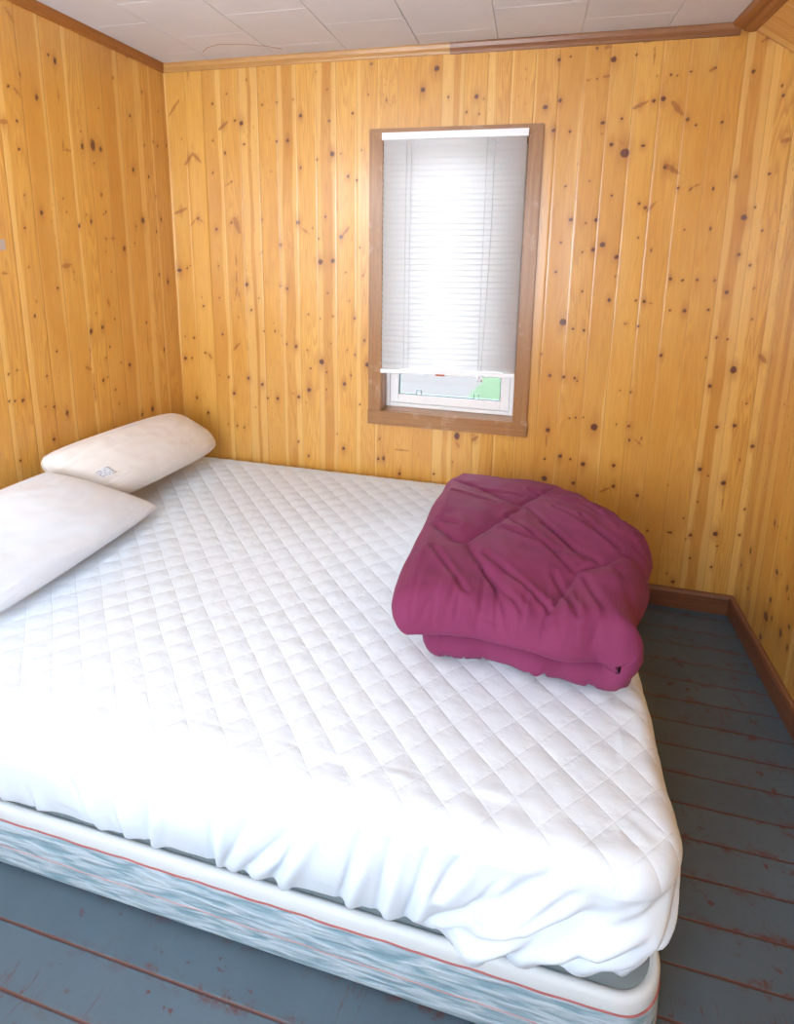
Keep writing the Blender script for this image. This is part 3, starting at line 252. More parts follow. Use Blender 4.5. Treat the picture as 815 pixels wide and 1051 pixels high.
def grid_lines(a,b,cell,pitch,off,extra=()):
    g=.0012; pts=set(); k0=math.ceil((a-off)/pitch)
    seams=[off+k*pitch for k in range(k0,k0+int((b-a)/pitch)+2) if a+.004<off+k*pitch<b-.004]
    marks=[a]+seams+[b]; out=[]
    for s0,s1 in zip(marks[:-1],marks[1:]):
        l=s0+(g if s0!=a else 0); r=s1-(g if s1!=b else 0)
        n=max(1,round((r-l)/cell)); out+=list(np.linspace(l,r,n+1))
        if s1!=b: out.append(s1)
    out=np.array(out)
    for e in extra:
        i=int(np.argmin(abs(out-e))); out[i]=e
    return out,np.array(seams)
def pine_wall(name,u0,u1,v0,v1,pitch,off,place,knots,mat,hole=None,cell=.0072,vcell=.0085,seed=0,flip=False,thick=.1):
    us,seams=grid_lines(u0,u1,cell,pitch,off,(hole[0],hole[1]) if hole else ())
    vs=np.linspace(v0,v1,int((v1-v0)/vcell)+1)
    if hole:
        for e in hole[2:]: vs[int(np.argmin(abs(vs-e)))]=e
    nu,nv=len(us),len(vs)
    U,V=np.meshgrid(us,vs,indexing='ij')
    isseam=np.array([np.any(abs(seams-u)<1e-6) for u in us]) if len(seams) else np.zeros(nu,bool)
    lock=np.array([(np.any(abs(seams-u)<.0018) if len(seams) else False) or i in(0,nu-1) or (hole is not None and (u in hole[:2])) for i,u in enumerate(us)])
    free=np.where(~lock)[0]
    for k in knots:                                       # put a mesh vertex on each knot's heart
        cu,cv=(k[0]+k[2])/2,(k[1]+k[3])/2
        if not(u0<cu<u1 and v0<cv<v1): continue
        i=free[int(np.argmin(abs(us[free]-cu)))]; j=int(np.argmin(abs(vs-cv)))
        if abs(us[i]-cu)<cell*.75 and 0<j<nv-1 and not(hole and (vs[j] in hole[2:])): U[i,j]=cu; V[i,j]=cv
    kn=np.full(U.shape,.05); hal=np.zeros(U.shape); sw=np.zeros(U.shape); kd=np.zeros(U.shape); best=np.full(U.shape,9.)
    for ua,va,ub,vb,r,asp in knots:
        r=max(r,.0032); spike=(ua!=ub or va!=vb); R=.06+4*r
        i0,i1=np.searchsorted(us,[min(ua,ub)-R,max(ua,ub)+R]); j0,j1=np.searchsorted(vs,[min(va,vb)-R*2,max(va,vb)+R*2])
        if i1<=i0 or j1<=j0: continue
        uu=U[i0:i1,j0:j1]; vv=V[i0:i1,j0:j1]
        if spike:
            du,dv=ub-ua,vb-va; t=np.clip(((uu-ua)*du+(vv-va)*dv)/(du*du+dv*dv),0,1)
            rr=r*(.55+.45*np.sin(np.pi*np.clip(t*.8+.15,0,1)))
            d=np.hypot(uu-ua-t*du,vv-va-t*dv)-rr; sc=r
            d=np.where(d<0,d,d)
        else:
            d=(np.hypot((uu-ua)/r,(vv-va)/(r*asp))-1)*r
        kn[i0:i1,j0:j1]=np.minimum(kn[i0:i1,j0:j1],d)
        b=best[i0:i1,j0:j1]; w=d<b; kd[i0:i1,j0:j1]=np.where(w,0. if spike else 1.,kd[i0:i1,j0:j1]); best[i0:i1,j0:j1]=np.where(w,d,b)
        cu,cv=(ua+ub)/2,(va+vb)/2
        hw=np.clip(1-np.hypot((uu-cu)/(3.2*r),(vv-cv)/(6.5*r*(asp**.5)))**1.2,0,1)*(1. if r>.006 else .7)
        hal[i0:i1,j0:j1]=np.maximum(hal[i0:i1,j0:j1],hw)
        dd=np.hypot(uu-cu,(vv-cv)*.45); sw[i0:i1,j0:j1]+=-np.sign(uu-cu)*r*1.1*np.exp(-(dd/(3.2*r))**2)*np.minimum(1,abs(uu-cu)/(r*.6))
    rs=np.random.default_rng(seed+5); bid=np.floor((us-off)/pitch).astype(int); bid-=bid.min()
    tilt=rs.normal(0,.0005,bid.max()+2); cup=rs.normal(.0002,.0004,bid.max()+2)
    fr=(us-off)/pitch; fr=fr-np.floor(fr)-.5
    dep=tilt[bid]*fr+cup[bid]*(fr*fr*4-1)
    dep=np.where(isseam,-.0004,dep); dep=np.where(lock&~isseam,np.minimum(dep,0),dep)
    D=np.repeat(dep[:,None],nv,1)
    P=place(U.ravel(),V.ravel(),D.ravel())
    idx=np.arange(nu*nv).reshape(nu,nv)
    a=idx[:-1,:-1];b=idx[1:,:-1];c=idx[1:,1:];d=idx[:-1,1:]
    keep=np.ones(a.shape,bool)
    if hole:
        um=(us[:-1]+us[1:])/2; vm=(vs[:-1]+vs[1:])/2
        keep=~(((um>hole[0])&(um<hole[1]))[:,None]&((vm>hole[2])&(vm<hole[3]))[None,:])
    F=np.stack([a[keep],b[keep],c[keep],d[keep]],1)
    if flip: F=F[:,::-1]
    me=bpy.data.meshes.new(name); nF=len(F)
    me.vertices.add(len(P)); me.vertices.foreach_set('co',P.astype(np.float32).ravel())
    me.loops.add(nF*4); me.loops.foreach_set('vertex_index',F.ravel().astype(np.int32))
    me.polygons.add(nF); me.polygons.foreach_set('loop_start',np.arange(0,nF*4,4,dtype=np.int32))
    me.update(calc_edges=True); me.validate()
    for nm,A in (('bu',U),('bv',V),('kn',kn),('hal',hal),('sw',sw),('kd',kd)):
        at=me.attributes.new(nm,'FLOAT','POINT'); at.data.foreach_set('value',A.ravel().astype(np.float32))
    me.polygons.foreach_set('use_smooth',[True]*nF); me.materials.append(mat)
    o=link(bpy.data.objects.new(name,me))
    s=o.modifiers.new('thick','SOLIDIFY'); s.thickness=thick; s.offset=-1; s.use_rim=True
    return struct(o)
def rand_knots(n,u0,u1,v0,v1,seed,avoid=()):
    rs=random.Random(seed); out=[]
    while len(out)<n:
        u,v=rs.uniform(u0,u1),rs.uniform(v0,v1)
        if avoid and avoid[0]<u<avoid[1] and avoid[2]<v<avoid[3]: continue
        r=rs.choice((.004,.004,.006,.008)); out.append((u,v,u,v,r,1.))
    return out
KBs=[k for k in KB if k[0]<RW and not(k[0]<.03 and abs(k[1]-1.867)<.02)]
pine_wall('wall_back',-.05,RW+.05,0,RH+.03,.0908,.012,lambda u,v,d:np.stack([u,-d,v],1),KBs+rand_knots(24,1.0,2.5,.1,.55,3),M_back,hole=(WX0,WX1,WZ0,WZ1),seed=1)
KLs=[(a,b,c,d,r*.72,e) for a,b,c,d,r,e in KL if not(a==c and a>-.02 and abs(b-1.866)<.02)]+rand_knots(70,-2.9,-1.1,.1,2.2,5)
pine_wall('wall_left',YF,.03,0,RH+.03,.0925,-.482,lambda u,v,d:np.stack([d,u,v],1),KLs,M_left,seed=2,cell=.008,vcell=.010)
KRs=KR+rand_knots(60,-2.9,-.05,.15,2.1,9)
pine_wall('wall_right',YF,.03,0,SLZ+.03,.0925,-.02,lambda u,v,d:np.stack([RW-d,u,v],1),KRs,M_right,seed=3,cell=.009,vcell=.010,flip=True)
sl=Vector((RW-SLX,0,SLZ-RH)); sll=sl.length; sld=sl/sll; sln=Vector((sld.z,0,-sld.x))
pine_wall('ceiling_slope',YF,0,0,sll,.0925,-.045,lambda u,v,d:np.stack([SLX+sld.x*v+sln.x*d,u,RH+sld.z*v+sln.z*d],1),rand_knots(10,-2.9,-.1,0.03,.24,12),M_slope,seed=4,thick=.08)
# front wall behind the camera with a second window, all plain boards
M_plain=wood('pine_boards_plain',(.66,.37,.10),(.56,.28,.065),2,.35)
FX0,FX1,FZ0,FZ1=.25,1.70,.80,2.05
bm=bmesh.new()
for q in ((0,FX0,0,RH),(FX1,RW,0,RH),(FX0,FX1,0,FZ0),(FX0,FX1,FZ1,RH)): add_box(bm,q[0],q[1],YF-.1,YF,q[2],q[3])
struct(bm_obj('wall_front',bm,M_plain))
w2=struct(empty('window_2',((FX0+FX1)/2,YF,FZ0)))
bm=bmesh.new()
for q in ((FX0-.055,FX0+.004,FZ0-.05,FZ1+.05),(FX1-.004,FX1+.055,FZ0-.05,FZ1+.05)): add_box(bm,q[0],q[1],YF+.001,YF+.019,q[2],q[3],.002)
for q in ((FZ0-.05,FZ0+.004),(FZ1-.004,FZ1+.05)): add_box(bm,FX0+.006,FX1-.006,YF+.001,YF+.019,q[0],q[1],.002)
c=bm_obj('window_frame',bm,M_trim,w2); c.matrix_parent_inverse=Matrix.Translation(-w2.location)
# floor
bm=bmesh.new(); add_box(bm,-.1,RW+.1,YF-.1,.1,-.12,0); struct(bm_obj('floor',bm,M_floor))
# ceiling tiles, staggered half a tile from column to column
bm=bmesh.new(); add_box(bm,-.1,SLX+.01,YF-.1,.1,RH+.005,RH+.09)
xs=[-.05,.26,.57,.885,1.19,1.50,1.805,2.105,SLX]; ys=[-.278,-.13,-.291,-.13,-.305,-.153,-.30]
ys=[-.44,-.278,-.12,-.291,-.13,-.305,-.153,-.30]
for i,(x0,x1) in enumerate(zip(xs[:-1],xs[1:])):
    y=ys[i]
    while y<0: y+=.32
    while y>YF:
        y1=min(y,.0); y0=max(y-.32,YF)
        if y1-y0>.01: add_box(bm,max(x0,0)+.0008,x1-.0008,y0+.0008,y1-.0008,RH,RH+.008,.0018)
        y-=.32
ceil=struct(bm_obj('ceiling',bm,M_ceil))
tube('crack',[(.28,-.115,RH),(.33,-.16,RH),(.40,-.185,RH),(.50,-.165,RH),(.58,-.125,RH),(.625,-.085,RH)],.0013,plain('brown_hairline_crack',(.30,.12,.06),.8),ceil,6)
# mouldings
cove=[(0,0),(0,-.036),(.007,-.036),(.010,-.028),(.016,-.018),(.019,-.006),(.019,0)]
def trim(n,o): o.name=n; return struct(o)
trim('trim_1',prism('trim_1',cove,(.0,-.001,RH),(1.322,-.001,RH),(0,-1,0),(0,0,1),M_crownl))
trim('trim_2',prism('trim_2',[(a*1.25,b*1.05) for a,b in cove],(1.312,-.001,RH-.001),(SLX-.012,-.001,RH-.001),(0,-1,0),(0,0,1),M_crownr))
trim('trim_3',prism('trim_3',cove,(.001,-.0,RH),(.001,YF,RH),(1,0,0),(0,0,1),M_crowns))
hm=[(-.040,.0),(-.040,-.008),(-.030,-.017),(-.014,-.021),(0,-.019),(.002,-.0235),(.016,-.029),(.032,-.030),(.042,-.028),(.046,-.016),(.03,.0)]
trim('trim_4',prism('trim_4',hm,(SLX-.002,-.002,RH),(SLX-.002,YF,RH),(1,0,0),(0,0,1),M_crowns))
bp_=[(0,0),(0,.086),(.008,.086),(.014,.082),(.018,.072),(.018,0)]
struct(prism('baseboard_back',bp_,(0,-.0005,0),(RW-.001,-.0005,0),(0,-1,0),(0,0,1),M_baseb))
struct(prism('baseboard_right',bp_,(RW-.0005,-.0185,0),(RW-.0005,YF,0),(-1,0,0),(0,0,1),M_basebr))
# ------------------------------------------------------------------ window in the back wall
win=struct(empty('window_1',(1.34,0,WZ0)))
def wpart(o,parent=None):
    if parent is None: o.parent=win; o.matrix_parent_inverse=Matrix.Translation(-win.location)
    return o
def slab(name,poly,y0,y1,mat,bev=.0025):
    bm=bmesh.new(); a=[bm.verts.new((x,y0,z)) for x,z in poly]; b=[bm.verts.new((x,y1,z)) for x,z in poly]; n=len(poly)
    for i in range(n): bm.faces.new((a[i],a[(i+1)%n],b[(i+1)%n],b[i]))
    bm.faces.new(a); bm.faces.new(b[::-1])
    if bev: bmesh.ops.bevel(bm,geom=bm.edges[:],offset=bev,segments=2,affect='EDGES')
    return wpart(bm_obj(name,bm,mat))
ox0,ox1,oz1=.983,1.692,1.989
ix0,ix1,iz1=1.043,1.637,1.935
slab('casing',[(ox0,.765),(ix0,.765),(ix0,iz1),(ox0,oz1)],-.019,-.0005,M_trim)
slab('casing',[(ix1,.765),(ox1+.003,.765),(ox1,oz1),(ix1,iz1)],-.019,-.0005,M_trim)
slab('casing',[(ox0,oz1),(ix0,iz1),(ix1,iz1),(ox1,oz1)],-.019,-.0005,M_trimh)
slab('sill_casing',[(ox0-.002,.700),(1.699,.704),(1.699,.767),(ox0-.002,.765)],-.024,-.0005,M_trimh,.003)
# wood lining of the opening
for b_,m_ in (((WX0,WX0+.006,0,.1,WZ0,WZ1),M_trim),((WX1-.006,WX1,0,.1,WZ0,WZ1),M_trim),((WX0+.006,WX1-.006,0,.1,WZ0-.001,WZ0+.005),M_trimh),((WX0+.006,WX1-.006,0,.1,WZ1-.006,WZ1),M_trimh)):
    wpart(box_obj('jamb',b_,m_,None,.001))
def frame_bm(x0,x1,z0,z1,w,y0,y1,bev=.003):
    bm=bmesh.new()
    add_box(bm,x0,x0+w,y0,y1,z0,z1,bev); add_box(bm,x1-w,x1,y0,y1,z0,z1,bev)
    add_box(bm,x0+w-.001,x1-w+.001,y0,y1,z0,z0+w,bev); add_box(bm,x0+w-.001,x1-w+.001,y0,y1,z1-w,z1,bev); return bm
fx0,fx1,fz0,fz1=WX0+.007,WX1-.007,WZ0+.006,WZ1-.007
wpart(bm_obj('window_frame',frame_bm(fx0,fx1,fz0,fz1,.017,.062,.1),M_vinyl))
sash=wpart(bm_obj('sash',frame_bm(fx0+.0185,fx1-.0185,fz0+.0185,fz1-.0185,.040,.070,.1),M_vinyl))
gx0,gx1,gz0,gz1=fx0+.0575,fx1-.0575,fz0+.0575,fz1-.0575
wpart(bm_obj('gasket',frame_bm(gx0,gx1,gz0,gz1,.004,.080,.094,.0005),M_gasket))
for x in (1.19,1.455):
    wpart(bm_obj('sash_clip',frame_bm(x,x+.024,gz0+.002,gz0+.028,.003,.074,.080,.0008),plain('clip_teal',(.16,.30,.31),.4)))
g=NB('window_glass'); tr=g.n('BsdfTransparent'); gl=g.n('BsdfGlossy'); gl.inputs['Roughness'].default_value=.02; fz=g.n('Fresnel'); fz.inputs[0].default_value=1.45
mx=g.n('MixShader'); g.t.links.new(fz.outputs[0],mx.inputs[0]); g.t.links.new(tr.outputs[0],mx.inputs[1]); g.t.links.new(gl.outputs[0],mx.inputs[2]); g.t.links.new(mx.outputs[0],g.out.inputs[0])
bm=bmesh.new(); add_box(bm,gx0+.003,gx1-.003,.085,.089,gz0+.003,gz1-.003); wpart(bm_obj('glass_pane',bm,g.done()))
# ------------------------------------------------------------------ venetian blind
bl=empty('venetian_blind',(1.34,-.035,1.93))
thing(bl,'white venetian blind lowered over the window in the back wall','blind')
def bpart(o): o.parent=bl; o.matrix_parent_inverse=Matrix.Translation(-bl.location); return o
sl_=NB('blind_slat'); d1=sl_.n('BsdfDiffuse'); d1.inputs[0].default_value=(.92,.93,.94,1); t1=sl_.n('BsdfTranslucent'); t1.inputs[0].default_value=(.9,.92,.94,1)
ms=sl_.n('MixShader'); ms.inputs[0].default_value=.5; sl_.t.links.new(d1.outputs[0],ms.inputs[1]); sl_.t.links.new(t1.outputs[0],ms.inputs[2]); sl_.t.links.new(ms.outputs[0],sl_.out.inputs[0])
M_slat=sl_.done(); M_rail=plain('blind_rail_white',(.80,.83,.86),.35)
bx0,bx1,by=1.047,1.634,-.036
bpart(box_obj('headrail',(bx0-.002,bx1+.002,by-.013,by+.013,1.938,1.967),M_rail,None,.002))
V=[];F=[]; ns=40; zlo,zhi=.994,1.925
for i in range(ns):
    f=i/(ns-1); zc=zlo+(zhi-zlo)*f; til=.010*(1-f)
    tip=math.radians(74); base=len(V); K=7
    for e in (0,1):
        for k in range(K):
            a=(k/(K-1)-.5)*.0285; sag=.0022*(1-(2*k/(K-1)-1)**2)
            yy=by-(-a*math.cos(tip))*1-sag*math.sin(tip); zz=zc+a*math.sin(tip)+sag*math.cos(tip)*.5+(til if e else -til*.9)
            V.append(((bx1-.004) if e else (bx0+.004),by-a*math.cos(tip)+sag*math.sin(tip),zz))
    for k in range(K-1): F.append((base+k,base+k+1,base+K+k+1,base+K+k))
o=bpart(mesh_obj('slats',V,F,M_slat)); sm=o.modifiers.new('t','SOLIDIFY'); sm.thickness=.0005
rot=Matrix.Translation((1.34,0,.969))@Matrix.Rotation(-.030,4,'Y')@Matrix.Translation((-1.34,0,-.969))
bpart(box_obj('bottom_rail',(bx0,bx1,by-.012,by+.012,.9585,.979),M_rail,None,.004,rot))
bpart(box_obj('rail_button',(1.298,1.338,by-.0145,by-.0115,.956,.964),plain('red_brown_plastic',(.45,.10,.04),.4),None,.001,rot))
M_cord=plain('blind_cord',(.62,.66,.68),.7)
for x in (1.152,1.172,1.478): 
    bpart(tube('ladder_cord',[(x,by-.0135,1.938),(x,by-.0145,1.4),(x+.002,by-.0135,.975)],.0009,M_cord,None,6))
pc=bpart(tube('pull_cord',[(1.508,by-.015,1.938),(1.509,by-.017,1.6),(1.500,by-.018,1.2),(1.492,by-.018,.985)],.0013,M_cord,None,6))
for dx in (-.010,.004):
    bmt=bmesh.new(); bmesh.ops.create_cone(bmt,cap_ends=True,segments=10,radius1=.0055,radius2=.003,depth=.026,matrix=Matrix.Translation((1.492+dx,by-.020,.958)))
    o=bm_obj('tassel',bmt,M_rail,None,True); o.parent=pc; o.matrix_parent_inverse=pc.matrix_parent_inverse.copy(); o.matrix_parent_inverse=Matrix.Identity(4)
    o.matrix_parent_inverse=(Matrix.Translation(bl.location)@pc.matrix_parent_inverse).inverted()
# ground outside, a storey below
gr=NB('gravel_yard'); P=gr.pos(); gn=gr.noise(P,9.,5.,.75); gv=gr.voro(P,28.)
gr.bsdf(gr.mix(gr.mr(gn,.35,.65),(.024,.024,.0255),(.039,.0375,.039)),.9); M_grav=gr.done()
gg=NB('lawn_grass'); P=gg.pos(); gn=gg.noise(P,6.,5.,.7); gg.bsdf(gg.mix(gg.mr(gn,.35,.65),(.0055,.028,.006),(.010,.046,.010)),.9); M_grass=gg.done()
rs=random.Random(4); ys_=[.4+i*.6 for i in range(60)]
edge=[(.22+.12*math.sin(y*1.3)+rs.uniform(-.08,.08)+ (y-12.5)*.03,y) for y in ys_]
def ground(name,side,mat):
    V=[];F=[]
    for i,(x,y) in enumerate(edge):
        xo=-25 if side<0 else 25
        for z in (-2.8,-3.0): V+= [(x,y,z),(xo,y,z)]
    for i in range(len(edge)-1):
        a=i*4;b=a+4; F+=[(a,a+1,b+1,b),(a+2,b+2,b+3,a+3),(a,b,b+2,a+2),(a+1,a+3,b+3,b+1)]
    F+=[(0,2,3,1),(len(V)-4,len(V)-3,len(V)-1,len(V)-2)]
    return struct(mesh_obj(name,V,F,mat,smooth=False))
ground('ground_gravel',-1,M_grav); ground('ground_lawn',1,M_grass)
# small marks on the left wall
tp=NB('tape_patch_paper'); tp.bsdf((.42,.33,.28),.6); 
thing(box_obj('tape_patch',(-.001,.0016,-.965,-.886,1.482,1.516),tp.done(),None,.0004),'small pale scrap of tape stuck on the left pine wall at picture edge','tape')
# ------------------------------------------------------------------ bed
from mathutils import noise as mn
def vn(x,y,z=0.): return mn.noise(Vector((x,y,z)))
class Plan:
    """rounded-rectangle outline with a fixed number of points at every inset"""
    def __init__(s,x0,x1,y0,y1,rc,nx,ny,nc): s.__dict__.update(locals())
    def ring(s,d):
        rc=max(s.rc-d,0.); c=max(s.rc,d); x0,x1,y0,y1=s.x0,s.x1,s.y0,s.y1
        ax,bx,ay,by=x0+c,x1-c,y0+c,y1-c; P=[];N=[];Q=[]
        def side(p,q,n,nrm,q0,q1):
            for i in range(n):
                t=i/n; P.append((p[0]+(q[0]-p[0])*t,p[1]+(q[1]-p[1])*t)); N.append(nrm); Q.append(q0+(q1-q0)*t)
        def arc(cx,cy,a0,q0,q1):
            for i in range(s.nc):
                t=i/s.nc; a=a0+math.pi/2*t; n=(math.cos(a),math.sin(a)); P.append((cx+rc*n[0],cy+rc*n[1])); N.append(n); Q.append(q0+(q1-q0)*t)
        L=s.rc*math.pi/2; W=x1-x0; H=y1-y0
        qx0,qx1=x0+s.rc,x1-s.rc
        side((ax,y0+d),(bx,y0+d),s.nx,(0,-1),qx0,qx1)
        arc(bx,ay,-math.pi/2,qx1,qx1+L)
        side((x1-d,ay),(x1-d,by),s.ny,(1,0),qx1+L,qx1+L+H-2*s.rc)
        arc(bx,by,0,qx1+L+H-2*s.rc,qx1+2*L+H-2*s.rc)
        e=qx1+2*L+H-2*s.rc
        side((bx,y1-d),(ax,y1-d),s.nx,(0,1),e,e+W-2*s.rc)
        arc(ax,by,math.pi/2,9,9.1); side((x0+d,by),(x0+d,ay),s.ny,(-1,0),9,9.1); arc(ax,ay,math.pi,-.1,qx0)
        return np.array(P),np.array(N),np.array(Q)
def rings_mesh(name,rings,mat,parent,cap_first=False,cap_last=False):
    n=len(rings[0]); V=np.concatenate(rings); F=[]
    for i in range(len(rings)-1):
        a=i*n
        for k in range(n):
            j=(k+1)%n; F.append((a+k,a+n+k,a+n+j,a+j))
    if cap_first: F.append(tuple(range(n)))
    if cap_last: F.append(tuple(range((len(rings)-1)*n,len(rings)*n))[::-1])
    return mesh_obj(name,V,F,mat,parent)
# ---- box spring, straight on the floor
bs=empty('box_spring',(1.0,-.8,0))
thing(bs,'pale blue-grey quilted box spring with red edge cord on the floor under the mattress','box spring')
def kid(o,root): o.parent=root; o.matrix_parent_inverse=Matrix.Translation(-root.location); return o
BP=Plan(.006,1.992,-1.529,-.026,.095,200,150,24)
M_bs=boxspring_mat(); M_band=fabric('white_border_tape',(.62,.69,.73),.6,700.,.1); M_bstop=fabric('grey_top_panel',(.20,.25,.27),.8,500.,.2)
M_cordr=plain('red_cord',(.36,.11,.11),.7); M_cordp=plain('faded_red_stitch',(.45,.27,.28),.8)
def bsring(d,z,wig=0.):
    P,N,Q=BP.ring(d)
    zz=np.full(len(P),z)+wig*np.sin(Q*19)*.5
    return np.column_stack([P,zz])
prof=[(.012,.004),(.003,.010),(-.001,.02)]+[(-.002-.002*math.sin(math.pi*i/20),.02+.128*i/20) for i in range(1,20)]+[(0,.150)]
kid(rings_mesh('side_panel',[bsring(*p) for p in prof],M_bs,None,cap_first=True),bs)
kid(rings_mesh('border_band',[bsring(*p) for p in ((.0,.147),(-.001,.152),(-.001,.176),(.003,.184),(.009,.1865),(.015,.185),(.019,.180))],M_band,None),bs)
kid(rings_mesh('top_panel',[bsring(*p) for p in ((.017,.181),(.03,.1845),(.07,.1865))],M_bstop,None,cap_last=True),bs)
def cord(name,d,z,r,mat,wig):
    P,N,Q=BP.ring(d); pts=[(x,y,z+wig*math.sin(q*31)+wig*.7*math.sin(q*73+1)) for (x,y),q in zip(P,Q)]
    V,F=tube_data(pts,r,6,True); return kid(mesh_obj(name,V,F,mat,None),bs)
cord('edge_cord',-.0015,.150,.0021,M_cordr,.0012)
cord('stitch_line',-.0042,.076,.0013,M_cordp,.001)
# ---- mattress with quilted fitted pad
mt=empty('mattress',(1.0,-.8,.2))
thing(mt,'queen mattress in white diamond-quilted fitted pad on box spring','mattress')
ZT=.462
MP=Plan(.012,2.012,-1.540,-.026,.135,380,260,48)
FOLDS=[(.952,.427,.936,.29,1),(1.111,.456,1.093,.29,1.2),(1.181,.431,1.117,.29,.8),(1.276,.446,1.165,.30,1),(1.31,.474,1.227,.29,1.2),(1.423,.483,1.378,.30,1.1),(1.482,.485,1.453,.30,.9),(1.556,.492,1.508,.29,1.2),(1.62,.495,1.57,.41,.8),(1.77,.50,1.518,.285,1.7),(1.785,.505,1.587,.30,1.5),(1.844,.45,1.673,.29,1.5),(1.90,.466,1.587,.305,1.9),(1.99,.47,1.85,.42,1.5),(1.96,.44,1.80,.32,1.6),(2.03,.42,1.90,.33,1.5),(.761,.425,.798,.31,.9),(1.824,.49,1.729,.41,.9),(.86,.41,.87,.30,.6),(1.69,.47,1.64,.40,.7),
       (2.10,.44,2.02,.30,1.2),(2.16,.45,2.10,.29,1.),(2.06,.47,1.98,.36,1.1),(2.24,.43,2.23,.3,.8),(2.35,.43,2.36,.3,.8),(2.5,.42,2.5,.3,.8)]
FOLDS+=[(x,.40+.04*math.sin(x*7),x+.02*math.sin(x*5),.29,.6) for x in (.15,.27,.38,.52,.63,2.7,2.9,3.1,3.3)]
def fold_disp(q,h):
    o=0.
    h+=.068
    for x0,z0,x1,z1,a in FOLDS:
        if abs(q-(x0+x1)/2)>.25: continue
        dx,dz=x1-x0,z1-z0; L=math.hypot(dx,dz); t=((q-x0)*dx+(h-z0)*dz)/(L*L)
        if t<-.15 or t>1.25: continue
        s=((q-x0)*dz-(h-z0)*dx)/L            # signed distance
        env=min(1,max(0,(t+.15)/.55))*min(1,max(0,(1.25-t)/.2))
        wd=1.15 if a<1.45 else 1.7; o+=1.4*a*env*(-.0065*math.exp(-(s/(.0075*wd))**2)+.0075*math.exp(-((s+.019*wd)/(.015*wd))**2))
    return o
def quilt(x,y):
    a=(x+y+.918)/.091; b=(x-y-1.868)/.091
    f=(abs(math.sin(math.pi*a))*abs(math.sin(math.pi*b)))**.8
    n=.45+.55*max(-1,min(1,vn(x*3,y*3,5.)*2.2))
    cr=vn(x*42+y*9,y*60-x*14,2.)*.0011+vn(x*18,y*26,8.)*.0012
    return .0030*f*(.75+.35*n)+cr*.6
mprof=[]; re_=.052
dm=(1.54-.026)/2
d=dm
while d>re_+.004: mprof.append((d,ZT,1.,d)); d-=.0075
for i in range(17):
    a=math.pi/2*i/16; mprof.append((re_*(1-math.sin(a)),ZT-re_*(1-math.cos(a)),math.cos(a),re_-re_*a))   # nz, unrolled inset
nq=len(mprof)-3
for i in range(1,40):
    t=i/40; mprof.append((-.010*math.sin(math.pi*t),ZT-re_-(ZT-re_-.245)*t,0.,None))
for a in (15,35,55,75,90): 
    A=math.radians(a); mprof.append((.03*(1-math.cos(A)),.245-.03*math.sin(A),-math.sin(A),None))
mprof+=[(.05,.210,-1,None),(.08,.196,-1,None),(.14,.1875,-1,None),(.25,.1875,-1,None)]
rings=[]
for d,z,nz,ui in mprof:
    P,N,Q=MP.ring(d); R_=[]
    nh=math.sqrt(max(0,1-nz*nz))
    for (x,y),(nx,ny),q in zip(P,N,Q):
        disp=0.
        zz=z
        if nz>=0 and ui is not None:
            w=min(1.,max(0.,(ui-(re_-re_*math.pi/2))/.05)); disp+=quilt(x,y)*w
            hz=ZT+max(0,min(.1,ui))-.0 if ui>0 else z
        else: hz=z
        visible=(-.05<q<3.7)
        if visible and z<.47 and (ui is None or ui<.09):
            h=z if (ui is None) else (ZT-re_+ (ui+re_*.57)*1.0)
            m=1. if nz>-.3 else max(0,1+nz)
            disp+=fold_disp(q,h)*m
            disp+=.006*vn(q*7,h*9,3.)*m+.003*vn(q*20,h*16,6.)*m
        if z<.30 and 1.5<q<2.35:                    # hem rides up round the foot corner
            k=math.exp(-((q-2.01)/.13)**2)*.010; zz+=k*(.30-z)/.1 if z>.2 else 0
        if .205<z<.27: zz+=.006*vn(q*9,1.3,2.)
        sagx=-.008*max(0.,1-abs(y+.85)/.6)*max(0,1-abs(x-.9)/.8) if nz>.5 else 0
        if .2<z<.42:
            tk=-.058*math.exp(-((q-2.05)/.17)**2)*((.42-z)/.2)**1.2; x+=nx*tk; y+=ny*tk
        R_.append((x+nx*nh*disp,y+ny*nh*disp,zz+nz*disp+sagx))
    rings.append(np.array(R_))
M_pad=pad_mat()
M_skirt=fabric('white_pad_skirt',(.655,.755,.85),.6,600.,.12,.35,.15,16.)
kid(rings_mesh('quilted_top',rings[:nq+1],M_pad,None),mt)
kid(rings_mesh('side_skirt',rings[nq:],M_skirt,None,cap_last=True),mt)
